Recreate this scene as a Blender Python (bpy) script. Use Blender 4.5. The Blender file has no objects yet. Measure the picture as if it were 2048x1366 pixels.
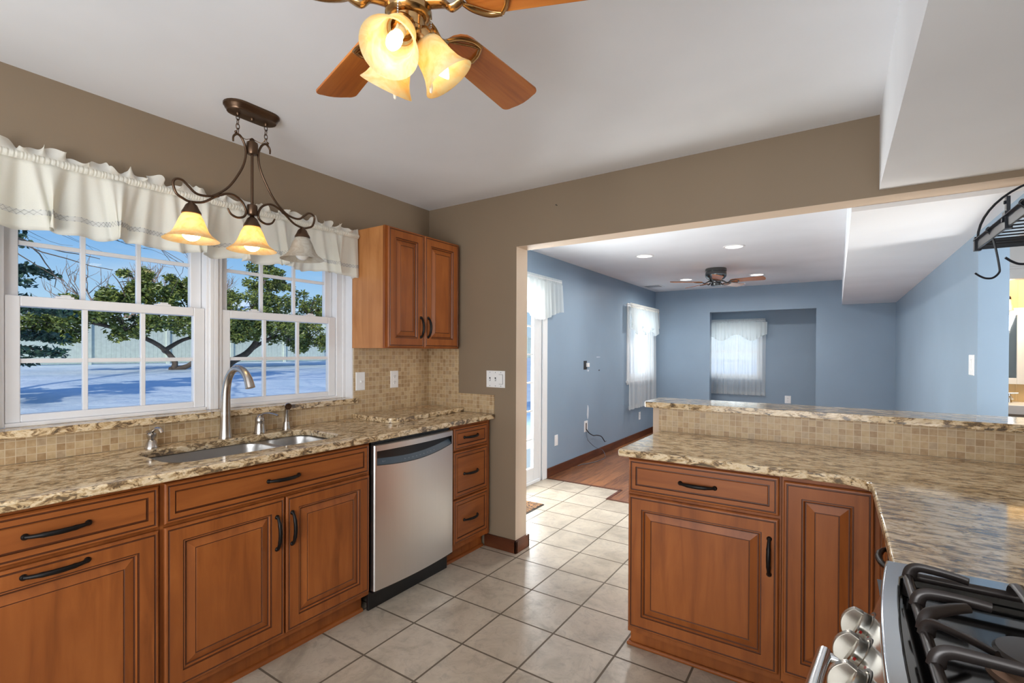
import bpy, bmesh, math, random
from mathutils import Vector, Matrix
S = bpy.context.scene
C = S.collection
PI = math.pi
R = math.radians

# ------------------------------------------------------------------ camera
def make_camera():
    f, cy, yaw, pitch, roll = 973.163, 708.656, 0.58876, -0.00582, 0.00397
    cs, sn = math.cos(yaw), math.sin(yaw)
    fwh = Vector((-sn, cs, 0)); rt = Vector((cs, sn, 0)); up = Vector((0, 0, 1))
    cp, sp = math.cos(pitch), math.sin(pitch)
    d = cp*fwh + sp*up; u = -sp*fwh + cp*up
    cr, sr = math.cos(roll), math.sin(roll)
    X = cr*rt + sr*u; Y = -sr*rt + cr*u; Z = -d
    cam = bpy.data.cameras.new('camera'); o = bpy.data.objects.new('camera', cam); C.objects.link(o)
    M = Matrix(((X.x, Y.x, Z.x, 2.5617), (X.y, Y.y, Z.y, -2.7052), (X.z, Y.z, Z.z, 1.34246), (0, 0, 0, 1)))
    o.matrix_world = M
    cam.sensor_width = 36; cam.lens = f/2048*36
    cam.shift_y = (cy-683)/2048
    cam.clip_start = 0.02; cam.clip_end = 300
    S.camera = o
make_camera()

# ------------------------------------------------------------------ world, sun, window light, added fill lamps, exposure
def make_world():
    w = bpy.data.worlds.new('sky'); S.world = w; w.use_nodes = True
    nt = w.node_tree; nt.nodes.clear()
    out = nt.nodes.new('ShaderNodeOutputWorld'); bg = nt.nodes.new('ShaderNodeBackground')
    tc = nt.nodes.new('ShaderNodeTexCoord'); sep = nt.nodes.new('ShaderNodeSeparateXYZ')
    rp = nt.nodes.new('ShaderNodeValToRGB')
    e = rp.color_ramp.elements
    e[0].position = 0.0; e[0].color = (0.70, 0.84, 0.98, 1)
    e[1].position = 0.55; e[1].color = (0.05, 0.19, 0.62, 1)
    x = e.new(0.08); x.color = (0.46, 0.71, 0.97, 1)
    x = e.new(0.2); x.color = (0.20, 0.47, 0.90, 1)
    nz = nt.nodes.new('ShaderNodeTexNoise'); nz.inputs['Scale'].default_value = 3.5; nz.inputs['Detail'].default_value = 6
    mp = nt.nodes.new('ShaderNodeMapping'); mp.inputs['Scale'].default_value = (1, 1, 4)
    cr = nt.nodes.new('ShaderNodeValToRGB'); cr.color_ramp.elements[0].position = 0.5; cr.color_ramp.elements[1].position = 0.75
    mx = nt.nodes.new('ShaderNodeMixRGB'); mx.inputs[2].default_value = (0.9, 0.94, 1, 1)
    L = nt.links.new
    L(tc.outputs['Generated'], sep.inputs[0]); L(sep.outputs['Z'], rp.inputs[0])
    L(tc.outputs['Generated'], mp.inputs[0]); L(mp.outputs[0], nz.inputs['Vector']); L(nz.outputs[0], cr.inputs[0])
    ml = nt.nodes.new('ShaderNodeMath'); ml.operation = 'MULTIPLY'; ml.inputs[1].default_value = 0.55
    L(cr.outputs[0], ml.inputs[0]); L(ml.outputs[0], mx.inputs[0]); L(rp.outputs[0], mx.inputs[1]); L(mx.outputs[0], bg.inputs[0])
    bg.inputs[1].default_value = 0.95
    L(bg.outputs[0], out.inputs[0])
make_world()
def light(kind, name, loc, target, power, color=(1, 1, 1), size=(1, 1), **k):
    l = bpy.data.lights.new(name, kind); l.energy = power; l.color = color
    if kind == 'AREA':
        l.shape = 'RECTANGLE'; l.size, l.size_y = size
    for a, b in k.items(): setattr(l, a, b)
    o = bpy.data.objects.new(name, l); C.objects.link(o); o.location = loc
    if target is not None:
        o.rotation_euler = (Vector(target)-Vector(loc)).to_track_quat('-Z', 'Y').to_euler()
    return o
light('SUN', 'sun', (5, -20, 15), (5-0.45*10, -20+0.78*10, 15-4.3), 3.4, (1, 0.93, 0.82), angle=R(0.6))
light('AREA', 'added_fill_rear', (1.9, -4.8, 1.2), (1.9, 0, 1.45), 56, (0.93, 0.97, 1), (2.9, 2.2))  # added fill lamp behind the camera; no door is known there
light('AREA', 'added_fill_side', (3.32, -3.75, 1.45), (0.3, -1.6, 1.0), 30, (0.95, 0.98, 1), (1.3, 1.2))  # unseen fill, put in to light the left cabinet run more
light('AREA', 'added_fill_upward', (2.0, -3.7, 1.1), (1.5, -1.9, 2.4), 31, (0.93, 0.97, 1), (1.2, 0.8))  # added lamp aimed upward to brighten the kitchen ceiling
light('AREA', 'daylight_patio_door', (-0.32, 1.9, 1.0), (3, 1.9, 1.85), 390, (1, 0.99, 0.97), (3.4, 2.0))
light('AREA', 'added_fill_hall', (4.7, 0.50, 1.25), (2.4, 0.62, 1.9), 62, (1, 0.985, 0.96), (0.6, 1.6))  # invented hall source that lifts the blue room's walls
light('AREA', 'daylight_side_window', (-0.35, 4.75, 1.45), (3, 4.75, 1.7), 17, (0.95, 0.98, 1), (1.3, 1.1))
light('AREA', 'daylight_alcove_window', (0.99, 6.45, 1.36), (1.0, 3, 1.5), 13, (0.95, 0.98, 1), (1.3, 1.0))
S.view_settings.view_transform = 'Standard'; S.view_settings.look = 'None'
S.view_settings.exposure = 0.0; S.view_settings.gamma = 1.0; S.view_settings.use_curve_mapping = False
S.cycles.max_bounces = 9; S.cycles.diffuse_bounces = 5; S.cycles.glossy_bounces = 4; S.cycles.transmission_bounces = 6
S.cycles.transparent_max_bounces = 16; S.cycles.sample_clamp_indirect = 4.0
S.cycles.caustics_reflective = False; S.cycles.caustics_refractive = False
S.cycles.use_denoising = True

# ------------------------------------------------------------------ materials
def srgb(r, g, b):
    f = lambda c: (c/255/12.92) if c/255 <= 0.04045 else ((c/255+0.055)/1.055)**2.4
    return (f(r), f(g), f(b), 1)
class NT:
    def __init__(s, name):
        s.m = bpy.data.materials.new(name); s.m.use_nodes = True; s.t = s.m.node_tree
        s.b = s.t.nodes['Principled BSDF']; s.out = s.t.nodes['Material Output']
    def n(s, typ, **k):
        x = s.t.nodes.new('ShaderNode'+typ)
        for a, b in k.items():
            if a.startswith('i_'):
                key = a[2:].replace('_', ' ')
                x.inputs[key].default_value = b
            else: setattr(x, a, b)
        return x
    def l(s, a, b): s.t.links.new(a, b)
    def set(s, **k):
        for a, b in k.items(): s.b.inputs[a.replace('_', ' ')].default_value = b
    def co(s, scale=(1, 1, 1), loc=(0, 0, 0), kind='Object'):
        tc = s.n('TexCoord'); mp = s.n('Mapping'); mp.inputs['Scale'].default_value = scale; mp.inputs['Location'].default_value = loc
        s.l(tc.outputs[kind], mp.inputs[0]); return mp.outputs[0]
    def noise(s, vec, scale, detail=4, rough=0.5, dist=0.0):
        x = s.n('TexNoise'); x.inputs['Scale'].default_value = scale; x.inputs['Detail'].default_value = detail
        x.inputs['Roughness'].default_value = rough; x.inputs['Distortion'].default_value = dist
        s.l(vec, x.inputs['Vector']); return x.outputs[0]
    def ramp(s, fac, stops, interp='LINEAR'):
        x = s.n('ValToRGB'); cr = x.color_ramp; cr.interpolation = interp
        cr.elements[0].position, cr.elements[0].color = stops[0]
        cr.elements[1].position, cr.elements[1].color = stops[-1]
        for p, c in stops[1:-1]:
            e = cr.elements.new(p); e.color = c
        s.l(fac, x.inputs[0]); return x.outputs[0]
    def mix(s, fac, a, b, mode='MIX'):
        x = s.n('MixRGB', blend_type=mode)
        for i, v in ((0, fac), (1, a), (2, b)):
            if hasattr(v, 'is_output'): s.l(v, x.inputs[i])
            else: x.inputs[i].default_value = v
        return x.outputs[0]
    def math(s, op, a, b=None, c=None):
        x = s.n('Math', operation=op)
        for i, v in enumerate((a, b, c)):
            if v is None: continue
            if hasattr(v, 'is_output'): s.l(v, x.inputs[i])
            else: x.inputs[i].default_value = v
        return x.outputs[0]
    def bump(s, h, strength=0.2, dist=0.01):
        x = s.n('Bump'); x.inputs['Strength'].default_value = strength; x.inputs['Distance'].default_value = dist
        s.l(h, x.inputs['Height']); s.l(x.outputs[0], s.b.inputs['Normal'])
def g(v): return (v, v, v, 1)
def plain(name, col, rough=0.5, metal=0.0, var=0.04, scale=8, **k):
    t = NT(name); v = t.co()
    n = t.noise(v, scale, 3)
    a = tuple(max(0, c*(1-var*2)) for c in col[:3])+(1,); b = tuple(min(1, c*(1+var*2)) for c in col[:3])+(1,)
    t.l(t.ramp(n, [(0.3, a), (0.7, b)]), t.b.inputs['Base Color'])
    t.set(Roughness=rough, Metallic=metal, **k); return t.m
def paint(name, col, rough=0.55, bump=0.05):
    t = NT(name); v = t.co(); n = t.noise(v, 1.3, 3)
    a = tuple(c*0.96 for c in col[:3])+(1,); b = tuple(min(1, c*1.04) for c in col[:3])+(1,)
    t.l(t.ramp(n, [(0.35, a), (0.65, b)]), t.b.inputs['Base Color'])
    t.set(Roughness=rough); t.b.inputs['Specular IOR Level'].default_value = 0.3
    t.bump(t.noise(v, 220, 2), bump, 0.002); return t.m
def wood(name, lo, mid, hi, scale, rough=0.44, blot=2.6):
    t = NT(name); v = t.co(scale)
    n = t.noise(v, 3.0, 6, 0.55, 0.6); bl = t.noise(t.co(), blot, 3, 0.5)
    c = t.ramp(n, [(0.25, lo), (0.5, mid), (0.78, hi)])
    c2 = t.mix(t.ramp(bl, [(0.35, g(0)), (0.7, g(0.55))]), c, lo)
    t.l(c2, t.b.inputs['Base Color']); t.set(Roughness=rough); t.b.inputs['Specular IOR Level'].default_value = 0.35
    t.b.inputs['Coat Weight'].default_value = 0.08; t.b.inputs['Coat Roughness'].default_value = 0.3
    t.bump(n, 0.05, 0.002); return t.m
def granite(name, stretch):
    t = NT(name); v = t.co(stretch); v2 = t.co()
    n1 = t.noise(v, 40, 9, 0.70, 0.7)
    n2 = t.noise(v, 62, 6, 0.7, 0.5)
    n3 = t.noise(v2, 6.0, 4, 0.6)
    base = t.ramp(n3, [(0.3, srgb(172, 140, 98)), (0.5, srgb(205, 178, 138)), (0.7, srgb(226, 206, 172))])
    veins = t.ramp(n1, [(0.37, srgb(38, 30, 27)), (0.435, srgb(104, 78, 54)), (0.485, srgb(196, 166, 122)), (0.57, srgb(234, 216, 184)), (0.68, srgb(200, 166, 122))])
    c = t.mix(0.82, base, veins)
    sp = t.ramp(n2, [(0.36, g(0.85)), (0.43, g(0))])
    c = t.mix(sp, c, srgb(46, 38, 34))
    t.l(c, t.b.inputs['Base Color']); t.set(Roughness=0.09)
    t.b.inputs['Specular IOR Level'].default_value = 0.75
    return t.m
def grid_cells(t, pitch, off=(0, 0, 0), grout=0.07):
    """per-cell random value and a grout mask, ignoring the axis the face looks along"""
    tc = t.n('TexCoord'); geo = t.n('NewGeometry')
    mp = t.n('VectorMath', operation='SUBTRACT'); mp.inputs[1].default_value = off; t.l(tc.outputs['Object'], mp.inputs[0])
    sc = t.n('VectorMath', operation='SCALE'); sc.inputs['Scale'].default_value = 1/pitch; t.l(mp.outputs[0], sc.inputs[0])
    fl = t.n('VectorMath', operation='FLOOR'); t.l(sc.outputs[0], fl.inputs[0])
    wn = t.n('TexWhiteNoise'); wn.noise_dimensions = '3D'; t.l(fl.outputs[0], wn.inputs['Vector'])
    fr = t.n('VectorMath', operation='FRACTION'); t.l(sc.outputs[0], fr.inputs[0])
    s1 = t.n('SeparateXYZ'); t.l(fr.outputs[0], s1.inputs[0])
    s2 = t.n('SeparateXYZ'); t.l(geo.outputs['True Normal'], s2.inputs[0])
    m = None
    for i in range(3):
        e = t.math('GREATER_THAN', t.math('ABSOLUTE', t.math('SUBTRACT', s1.outputs[i], 0.5)), 0.5-grout/2)
        e = t.math('MULTIPLY', e, t.math('LESS_THAN', t.math('ABSOLUTE', s2.outputs[i]), 0.5))
        m = e if m is None else t.math('MAXIMUM', m, e)
    return wn.outputs['Value'], m, wn.outputs['Color']
def mosaic():
    t = NT('mosaic_tile'); r, m, _ = grid_cells(t, 0.0285, (0.004, 0.0, 0.914), 0.085)
    c = t.ramp(r, [(0.0, srgb(158, 126, 88)), (0.35, srgb(186, 156, 116)), (0.7, srgb(198, 172, 132)), (1.0, srgb(176, 152, 122))])
    n = t.noise(t.co(), 60, 4); c = t.mix(0.18, c, t.ramp(n, [(0.3, srgb(120, 95, 65)), (0.7, srgb(225, 205, 172))]))
    c = t.mix(m, c, srgb(206, 188, 158))
    t.l(c, t.b.inputs['Base Color']); t.set(Roughness=0.42)
    t.bump(t.math('SUBTRACT', 1.0, m), 0.5, 0.0015); return t.m
def floor_tile():
    t = NT('ceramic_floor_tile'); r, m, _ = grid_cells(t, 0.30669, (0.83313, -1.2858, 0), 0.030)
    v = t.co()
    n1 = t.noise(v, 5, 8, 0.65, 0.8); n2 = t.noise(v, 16, 6, 0.7, 1.4)
    c = t.ramp(n1, [(0.3, srgb(150, 137, 119)), (0.5, srgb(182, 168, 149)), (0.7, srgb(198, 185, 166))])
    c = t.mix(t.ramp(n2, [(0.50, g(0)), (0.70, g(0.6))]), c, srgb(136, 125, 114))
    c = t.mix(0.12, c, t.ramp(r, [(0, srgb(140, 128, 116)), (1, srgb(222, 212, 200))]))
    c = t.mix(m, c, srgb(98, 86, 72))
    t.l(c, t.b.inputs['Base Color'])
    rr = t.n('MixRGB'); rr.inputs[1].default_value = g(0.3); rr.inputs[2].default_value = g(0.8); t.l(m, rr.inputs[0]); t.l(rr.outputs[0], t.b.inputs['Roughness'])
    h = t.math('ADD', t.math('MULTIPLY', t.math('SUBTRACT', 1.0, m), 1.0), t.math('MULTIPLY', n1, 0.35))
    t.bump(h, 0.4, 0.003); return t.m
def plank_floor():
    t = NT('plank_floor'); tc = t.n('TexCoord'); sp = t.n('SeparateXYZ'); t.l(tc.outputs['Object'], sp.inputs[0])
    px = t.math('MULTIPLY', sp.outputs[0], 1/0.125); ix = t.math('FLOOR', px)
    wn = t.n('TexWhiteNoise'); wn.noise_dimensions = '1D'; t.l(ix, wn.inputs['W'])
    yy = t.math('ADD', t.math('MULTIPLY', sp.outputs[1], 0.8), t.math('MULTIPLY', wn.outputs['Value'], 7.0)); iy = t.math('FLOOR', yy)
    w2 = t.n('TexWhiteNoise'); w2.noise_dimensions = '2D'; cb = t.n('CombineXYZ'); t.l(ix, cb.inputs[0]); t.l(iy, cb.inputs[1]); t.l(cb.outputs[0], w2.inputs['Vector'])
    v = t.n('VectorMath', operation='ADD'); sc = t.co((14, 1.6, 14)); t.l(sc, v.inputs[0]); t.l(w2.outputs['Color'], v.inputs[1])
    n = t.noise(v.outputs[0], 1.6, 7, 0.62, 1.2)
    c = t.ramp(n, [(0.30, srgb(58, 34, 24)), (0.44, srgb(112, 68, 42)), (0.56, srgb(166, 108, 64)), (0.7, srgb(92, 54, 36))])
    c = t.mix(0.42, c, t.ramp(w2.outputs['Value'], [(0, srgb(70, 40, 28)), (1, srgb(176, 116, 70))]))
    e = t.math('GREATER_THAN', t.math('ABSOLUTE', t.math('SUBTRACT', t.math('FRACT', px), 0.5)), 0.487)
    c = t.mix(e, c, srgb(50, 30, 22))
    t.l(c, t.b.inputs['Base Color']); t.set(Roughness=0.34); return t.m
def glass_mat():
    t = NT('window_glass'); t.t.nodes.remove(t.b)
    tr = t.n('BsdfTransparent'); tr.inputs[0].default_value = (0.97, 0.985, 0.98, 1)
    gl = t.n('BsdfGlossy'); gl.inputs['Roughness'].default_value = 0.02
    fr = t.n('Fresnel'); fr.inputs[0].default_value = 1.25
    mx = t.n('MixShader'); ge = t.n('NewGeometry'); t.l(t.math('MULTIPLY', fr.outputs[0], t.math('SUBTRACT', 1.0, ge.outputs['Backfacing'])), mx.inputs[0]); t.l(tr.outputs[0], mx.inputs[1]); t.l(gl.outputs[0], mx.inputs[2]); t.l(mx.outputs[0], t.out.inputs[0])
    return t.m
def cloth(name, col, trans=0.45, clear=0.0, weave=900):
    t = NT(name); t.t.nodes.remove(t.b)
    v = t.co(); n = t.noise(v, weave, 2); cc = t.ramp(n, [(0.3, tuple(c*0.92 for c in col[:3])+(1,)), (0.7, col)])
    df = t.n('BsdfDiffuse'); tl = t.n('BsdfTranslucent'); t.l(cc, df.inputs[0]); t.l(cc, tl.inputs[0])
    mx = t.n('MixShader'); mx.inputs[0].default_value = trans; t.l(df.outputs[0], mx.inputs[1]); t.l(tl.outputs[0], mx.inputs[2])
    o = mx.outputs[0]
    if clear:
        tp = t.n('BsdfTransparent'); m2 = t.n('MixShader'); m2.inputs[0].default_value = clear
        t.l(o, m2.inputs[1]); t.l(tp.outputs[0], m2.inputs[2]); o = m2.outputs[0]
    t.l(o, t.out.inputs[0]); return t.m
def shade_glass(name, col, dark, trans=0.6, emit=0.0):
    t = NT(name); t.t.nodes.remove(t.b)
    n = t.noise(t.co(), 18, 4, 0.6, 2.5); cc = t.ramp(n, [(0.35, dark), (0.6, col)])
    df = t.n('BsdfDiffuse'); tl = t.n('BsdfTranslucent'); gl = t.n('BsdfGlossy'); gl.inputs['Roughness'].default_value = 0.15
    t.l(cc, df.inputs[0]); t.l(cc, tl.inputs[0])
    mx = t.n('MixShader'); mx.inputs[0].default_value = trans; t.l(df.outputs[0], mx.inputs[1]); t.l(tl.outputs[0], mx.inputs[2])
    m2 = t.n('MixShader'); m2.inputs[0].default_value = 0.05; t.l(mx.outputs[0], m2.inputs[1]); t.l(gl.outputs[0], m2.inputs[2])
    t.l(m2.outputs[0], t.out.inputs[0]); return t.m
def emit(name, col, strength):
    t = NT(name); t.t.nodes.remove(t.b); e = t.n('Emission'); e.inputs[0].default_value = col; e.inputs[1].default_value = strength
    t.l(e.outputs[0], t.out.inputs[0]); return t.m
def leaf_mat(name, a, b, c):
    t = NT(name); n = t.noise(t.co(), 1.7, 2); n2 = t.noise(t.co(), 23, 2)
    cc = t.ramp(n2, [(0.3, a), (0.5, b), (0.7, c)]); t.l(t.mix(0.3, cc, t.ramp(n, [(0.3, a), (0.7, c)])), t.b.inputs['Base Color'])
    t.set(Roughness=0.35); return t.m
def brushed(name, col, rough, stretch):
    t = NT(name); n = t.noise(t.co(stretch), 60, 3, 0.6)
    t.l(t.ramp(n, [(0.3, tuple(c*0.98 for c in col[:3])+(1,)), (0.7, col)]), t.b.inputs['Base Color'])
    t.l(t.ramp(n, [(0.3, g(rough*0.97)), (0.7, g(rough*1.03))]), t.b.inputs['Roughness']); t.set(Metallic=1.0); return t.m

M = {}
M['ceiling'] = paint('ceiling_paint', srgb(234, 237, 242), 0.7)
M['taupe'] = paint('taupe_wall_paint', srgb(138, 121, 101), 0.5)
M['reveal'] = paint('tan_reveal_paint', srgb(200, 181, 161), 0.55)
M['blue'] = paint('blue_wall_paint', srgb(140, 159, 177), 0.45)
M['white'] = paint('white_trim_paint', srgb(236, 236, 236), 0.35, 0.02)
M['vinyl'] = plain('white_vinyl', srgb(232, 232, 234), 0.35, var=0.01)
M['cream'] = paint('cream_beadboard_paint', srgb(206, 178, 132), 0.5)
M['floor'] = floor_tile(); M['plank'] = plank_floor(); M['mosaic'] = mosaic()
W1, W2, W3 = srgb(122, 65, 27), srgb(150, 84, 37), srgb(168, 99, 47)
M['wood'] = wood('stained_maple_upright_grain', W1, W2, W3, (7, 7, 0.8))
M['woodh'] = wood('stained_maple_level_grain', W1, W2, W3, (0.8, 0.8, 7))
M['woodlit'] = wood('stained_maple_lit_side', srgb(166, 106, 56), srgb(194, 132, 78), srgb(212, 152, 98), (5, 5, 0.7))  # same maple, lightened: light on the cabinet side is put into the colour
M['glaze'] = plain('dark_glaze', srgb(82, 42, 20), 0.4)
M['base'] = wood('baseboard_wood', srgb(66, 32, 18), srgb(98, 52, 29), srgb(122, 70, 40), (0.9, 0.9, 7), 0.35)
M['graniteL'] = granite('granite_sink_run', (1.0, 0.5, 1.0))
M['graniteI'] = granite('granite_peninsula', (0.42, 1.0, 1.0))
M['iron'] = plain('black_iron', srgb(26, 23, 22), 0.42, 0.6)
M['rackblack'] = plain('black_powder_coat', srgb(24, 28, 36), 0.3, 0.2)
M['steel'] = brushed('stainless_door', (0.78, 0.77, 0.76, 1), 0.36, (1, 1, 0.03))
M['sinksteel'] = brushed('sink_steel', (0.60, 0.59, 0.58, 1), 0.3, (1, 0.1, 1))
M['nickel'] = brushed('brushed_nickel', (0.52, 0.48, 0.44, 1), 0.24, (1, 1, 0.2))
M['topsteel'] = brushed('cooktop_steel', (0.34, 0.37, 0.40, 1), 0.13, (1, 0.1, 1))
M['rangesteel'] = brushed('range_steel', (0.62, 0.63, 0.63, 1), 0.14, (1, 0.1, 1))
M['redmark'] = plain('red_pointer', srgb(190, 40, 34), 0.4)
M['knobsteel'] = brushed('knob_steel', (0.44, 0.41, 0.36, 1), 0.22, (1, 1, 1))
M['blackplastic'] = plain('black_plastic', srgb(16, 16, 18), 0.3)
M['panelplastic'] = plain('slate_control_plastic', srgb(58, 72, 84), 0.3)
M['enamel'] = plain('black_enamel', srgb(14, 13, 13), 0.08)
M['cast'] = plain('cast_iron_grate', srgb(50, 44, 42), 0.30, 0.3)
M['burner'] = plain('burner_alloy', srgb(150, 120, 100), 0.35, 0.8)
M['bronze'] = plain('aged_bronze', (0.115, 0.07, 0.044, 1), 0.3, 0.9)
M['brass'] = plain('antique_brass', (0.52, 0.32, 0.14, 1), 0.2, 1.0)
M['darkmetal'] = plain('pewter_fan_metal', (0.16, 0.17, 0.17, 1), 0.2, 0.9)
M['blade'] = wood('oak_blade', srgb(140, 74, 30), srgb(192, 112, 48), srgb(218, 142, 66), (0.7, 11, 11), 0.3)
M['plate'] = plain('white_plate_plastic', srgb(240, 240, 240), 0.3, var=0.01)
M['slot'] = plain('dark_slot', srgb(40, 40, 42), 0.5)
M['glass'] = glass_mat()
M['valance'] = cloth('cream_valance_cloth', srgb(254, 252, 243), 0.48)
M['lace'] = cloth('white_lace_cloth', srgb(252, 252, 250), 0.5, 0.15)
M['thread'] = plain('grey_lace_thread', srgb(150, 150, 150), 0.8)
M['sheer'] = cloth('white_sheer_cloth', srgb(240, 244, 245), 0.5, 0.42)
M['sheerv'] = cloth('white_sheer_valance_cloth', srgb(236, 242, 242), 0.5, 0.12)
M['amber'] = shade_glass('glow_tinted_alabaster_glass', srgb(255, 238, 200), srgb(252, 218, 160), 0.6)  # same glass as the pale shade, with the bulb's glow tinted in
M['pale'] = shade_glass('pale_alabaster_glass', srgb(232, 228, 218), srgb(214, 206, 190), 0.5)
M['fanglass'] = shade_glass('cream_swirl_glass', srgb(255, 246, 214), srgb(254, 228, 172), 0.6)
M['bulb'] = emit('lit_bulb', (1, 0.78, 0.44, 1), 17)
M['bulbfan'] = emit('lit_candle_bulb', (1, 0.76, 0.40, 1), 17)
M['bulboff'] = plain('frosted_bulb_off', srgb(235, 232, 225), 0.2)
M['can'] = emit('lit_downlight_lens', (1, 0.97, 0.92, 1), 3.0)
M['mirror'] = plain('mirror_silver', (0.85, 0.85, 0.85, 1), 0.02, 1.0, var=0.0)
M['taupecab'] = plain('taupe_vanity_paint', srgb(142, 124, 106), 0.45)
M['cable'] = plain('black_cable', srgb(18, 18, 22), 0.4)
M['wire'] = plain('grey_wire', srgb(96, 104, 116), 0.4)
M['snow'] = None
def snow():
    t = NT('snow'); v = t.co(); n = t.noise(v, 0.8, 4); n2 = t.noise(v, 14, 4)
    t.l(t.ramp(n, [(0.3, srgb(206, 224, 232)), (0.7, srgb(232, 241, 244))]), t.b.inputs['Base Color']); t.set(Roughness=0.75)
    t.bump(t.math('ADD', n, t.math('MULTIPLY', n2, 0.12)), 0.6, 0.25); return t.m
M['snow'] = snow()
M['fence'] = plain('pale_vinyl_fence', srgb(206, 216, 206), 0.5)
M['bark'] = plain('grey_brown_bark', srgb(92, 80, 70), 0.8, var=0.15)
M['twig'] = plain('pale_bare_twig', srgb(150, 128, 112), 0.8, var=0.12)
M['holly'] = leaf_mat('holly_leaf', srgb(38, 58, 28), srgb(88, 112, 48), srgb(168, 172, 88))
M['spruce'] = leaf_mat('spruce_needle', srgb(26, 52, 48), srgb(48, 82, 68), srgb(92, 116, 86))
M['siding'] = plain('pale_siding', srgb(214, 220, 204), 0.6)
M['brick'] = None
def brick():
    t = NT('chimney_brick'); b = t.n('TexBrick'); b.inputs['Scale'].default_value = 5
    b.inputs['Color1'].default_value = srgb(176, 88, 60); b.inputs['Color2'].default_value = srgb(140, 66, 46); b.inputs['Mortar'].default_value = srgb(190, 170, 150)
    t.l(t.co(), b.inputs['Vector']); t.l(b.outputs[0], t.b.inputs['Base Color']); t.set(Roughness=0.8); return t.m
M['brick'] = brick()
def rug_mat():
    t = NT('door_mat_pile'); n = t.noise(t.co(), 22, 3, 0.5, 2)
    t.l(t.ramp(n, [(0.45, srgb(40, 34, 32)), (0.5, srgb(122, 84, 48)), (0.7, srgb(150, 108, 66))]), t.b.inputs['Base Color']); t.set(Roughness=0.95); return t.m
M['rug'] = rug_mat()
M['patch'] = plain('wall_filler_patch', srgb(206, 214, 222), 0.7)

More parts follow.
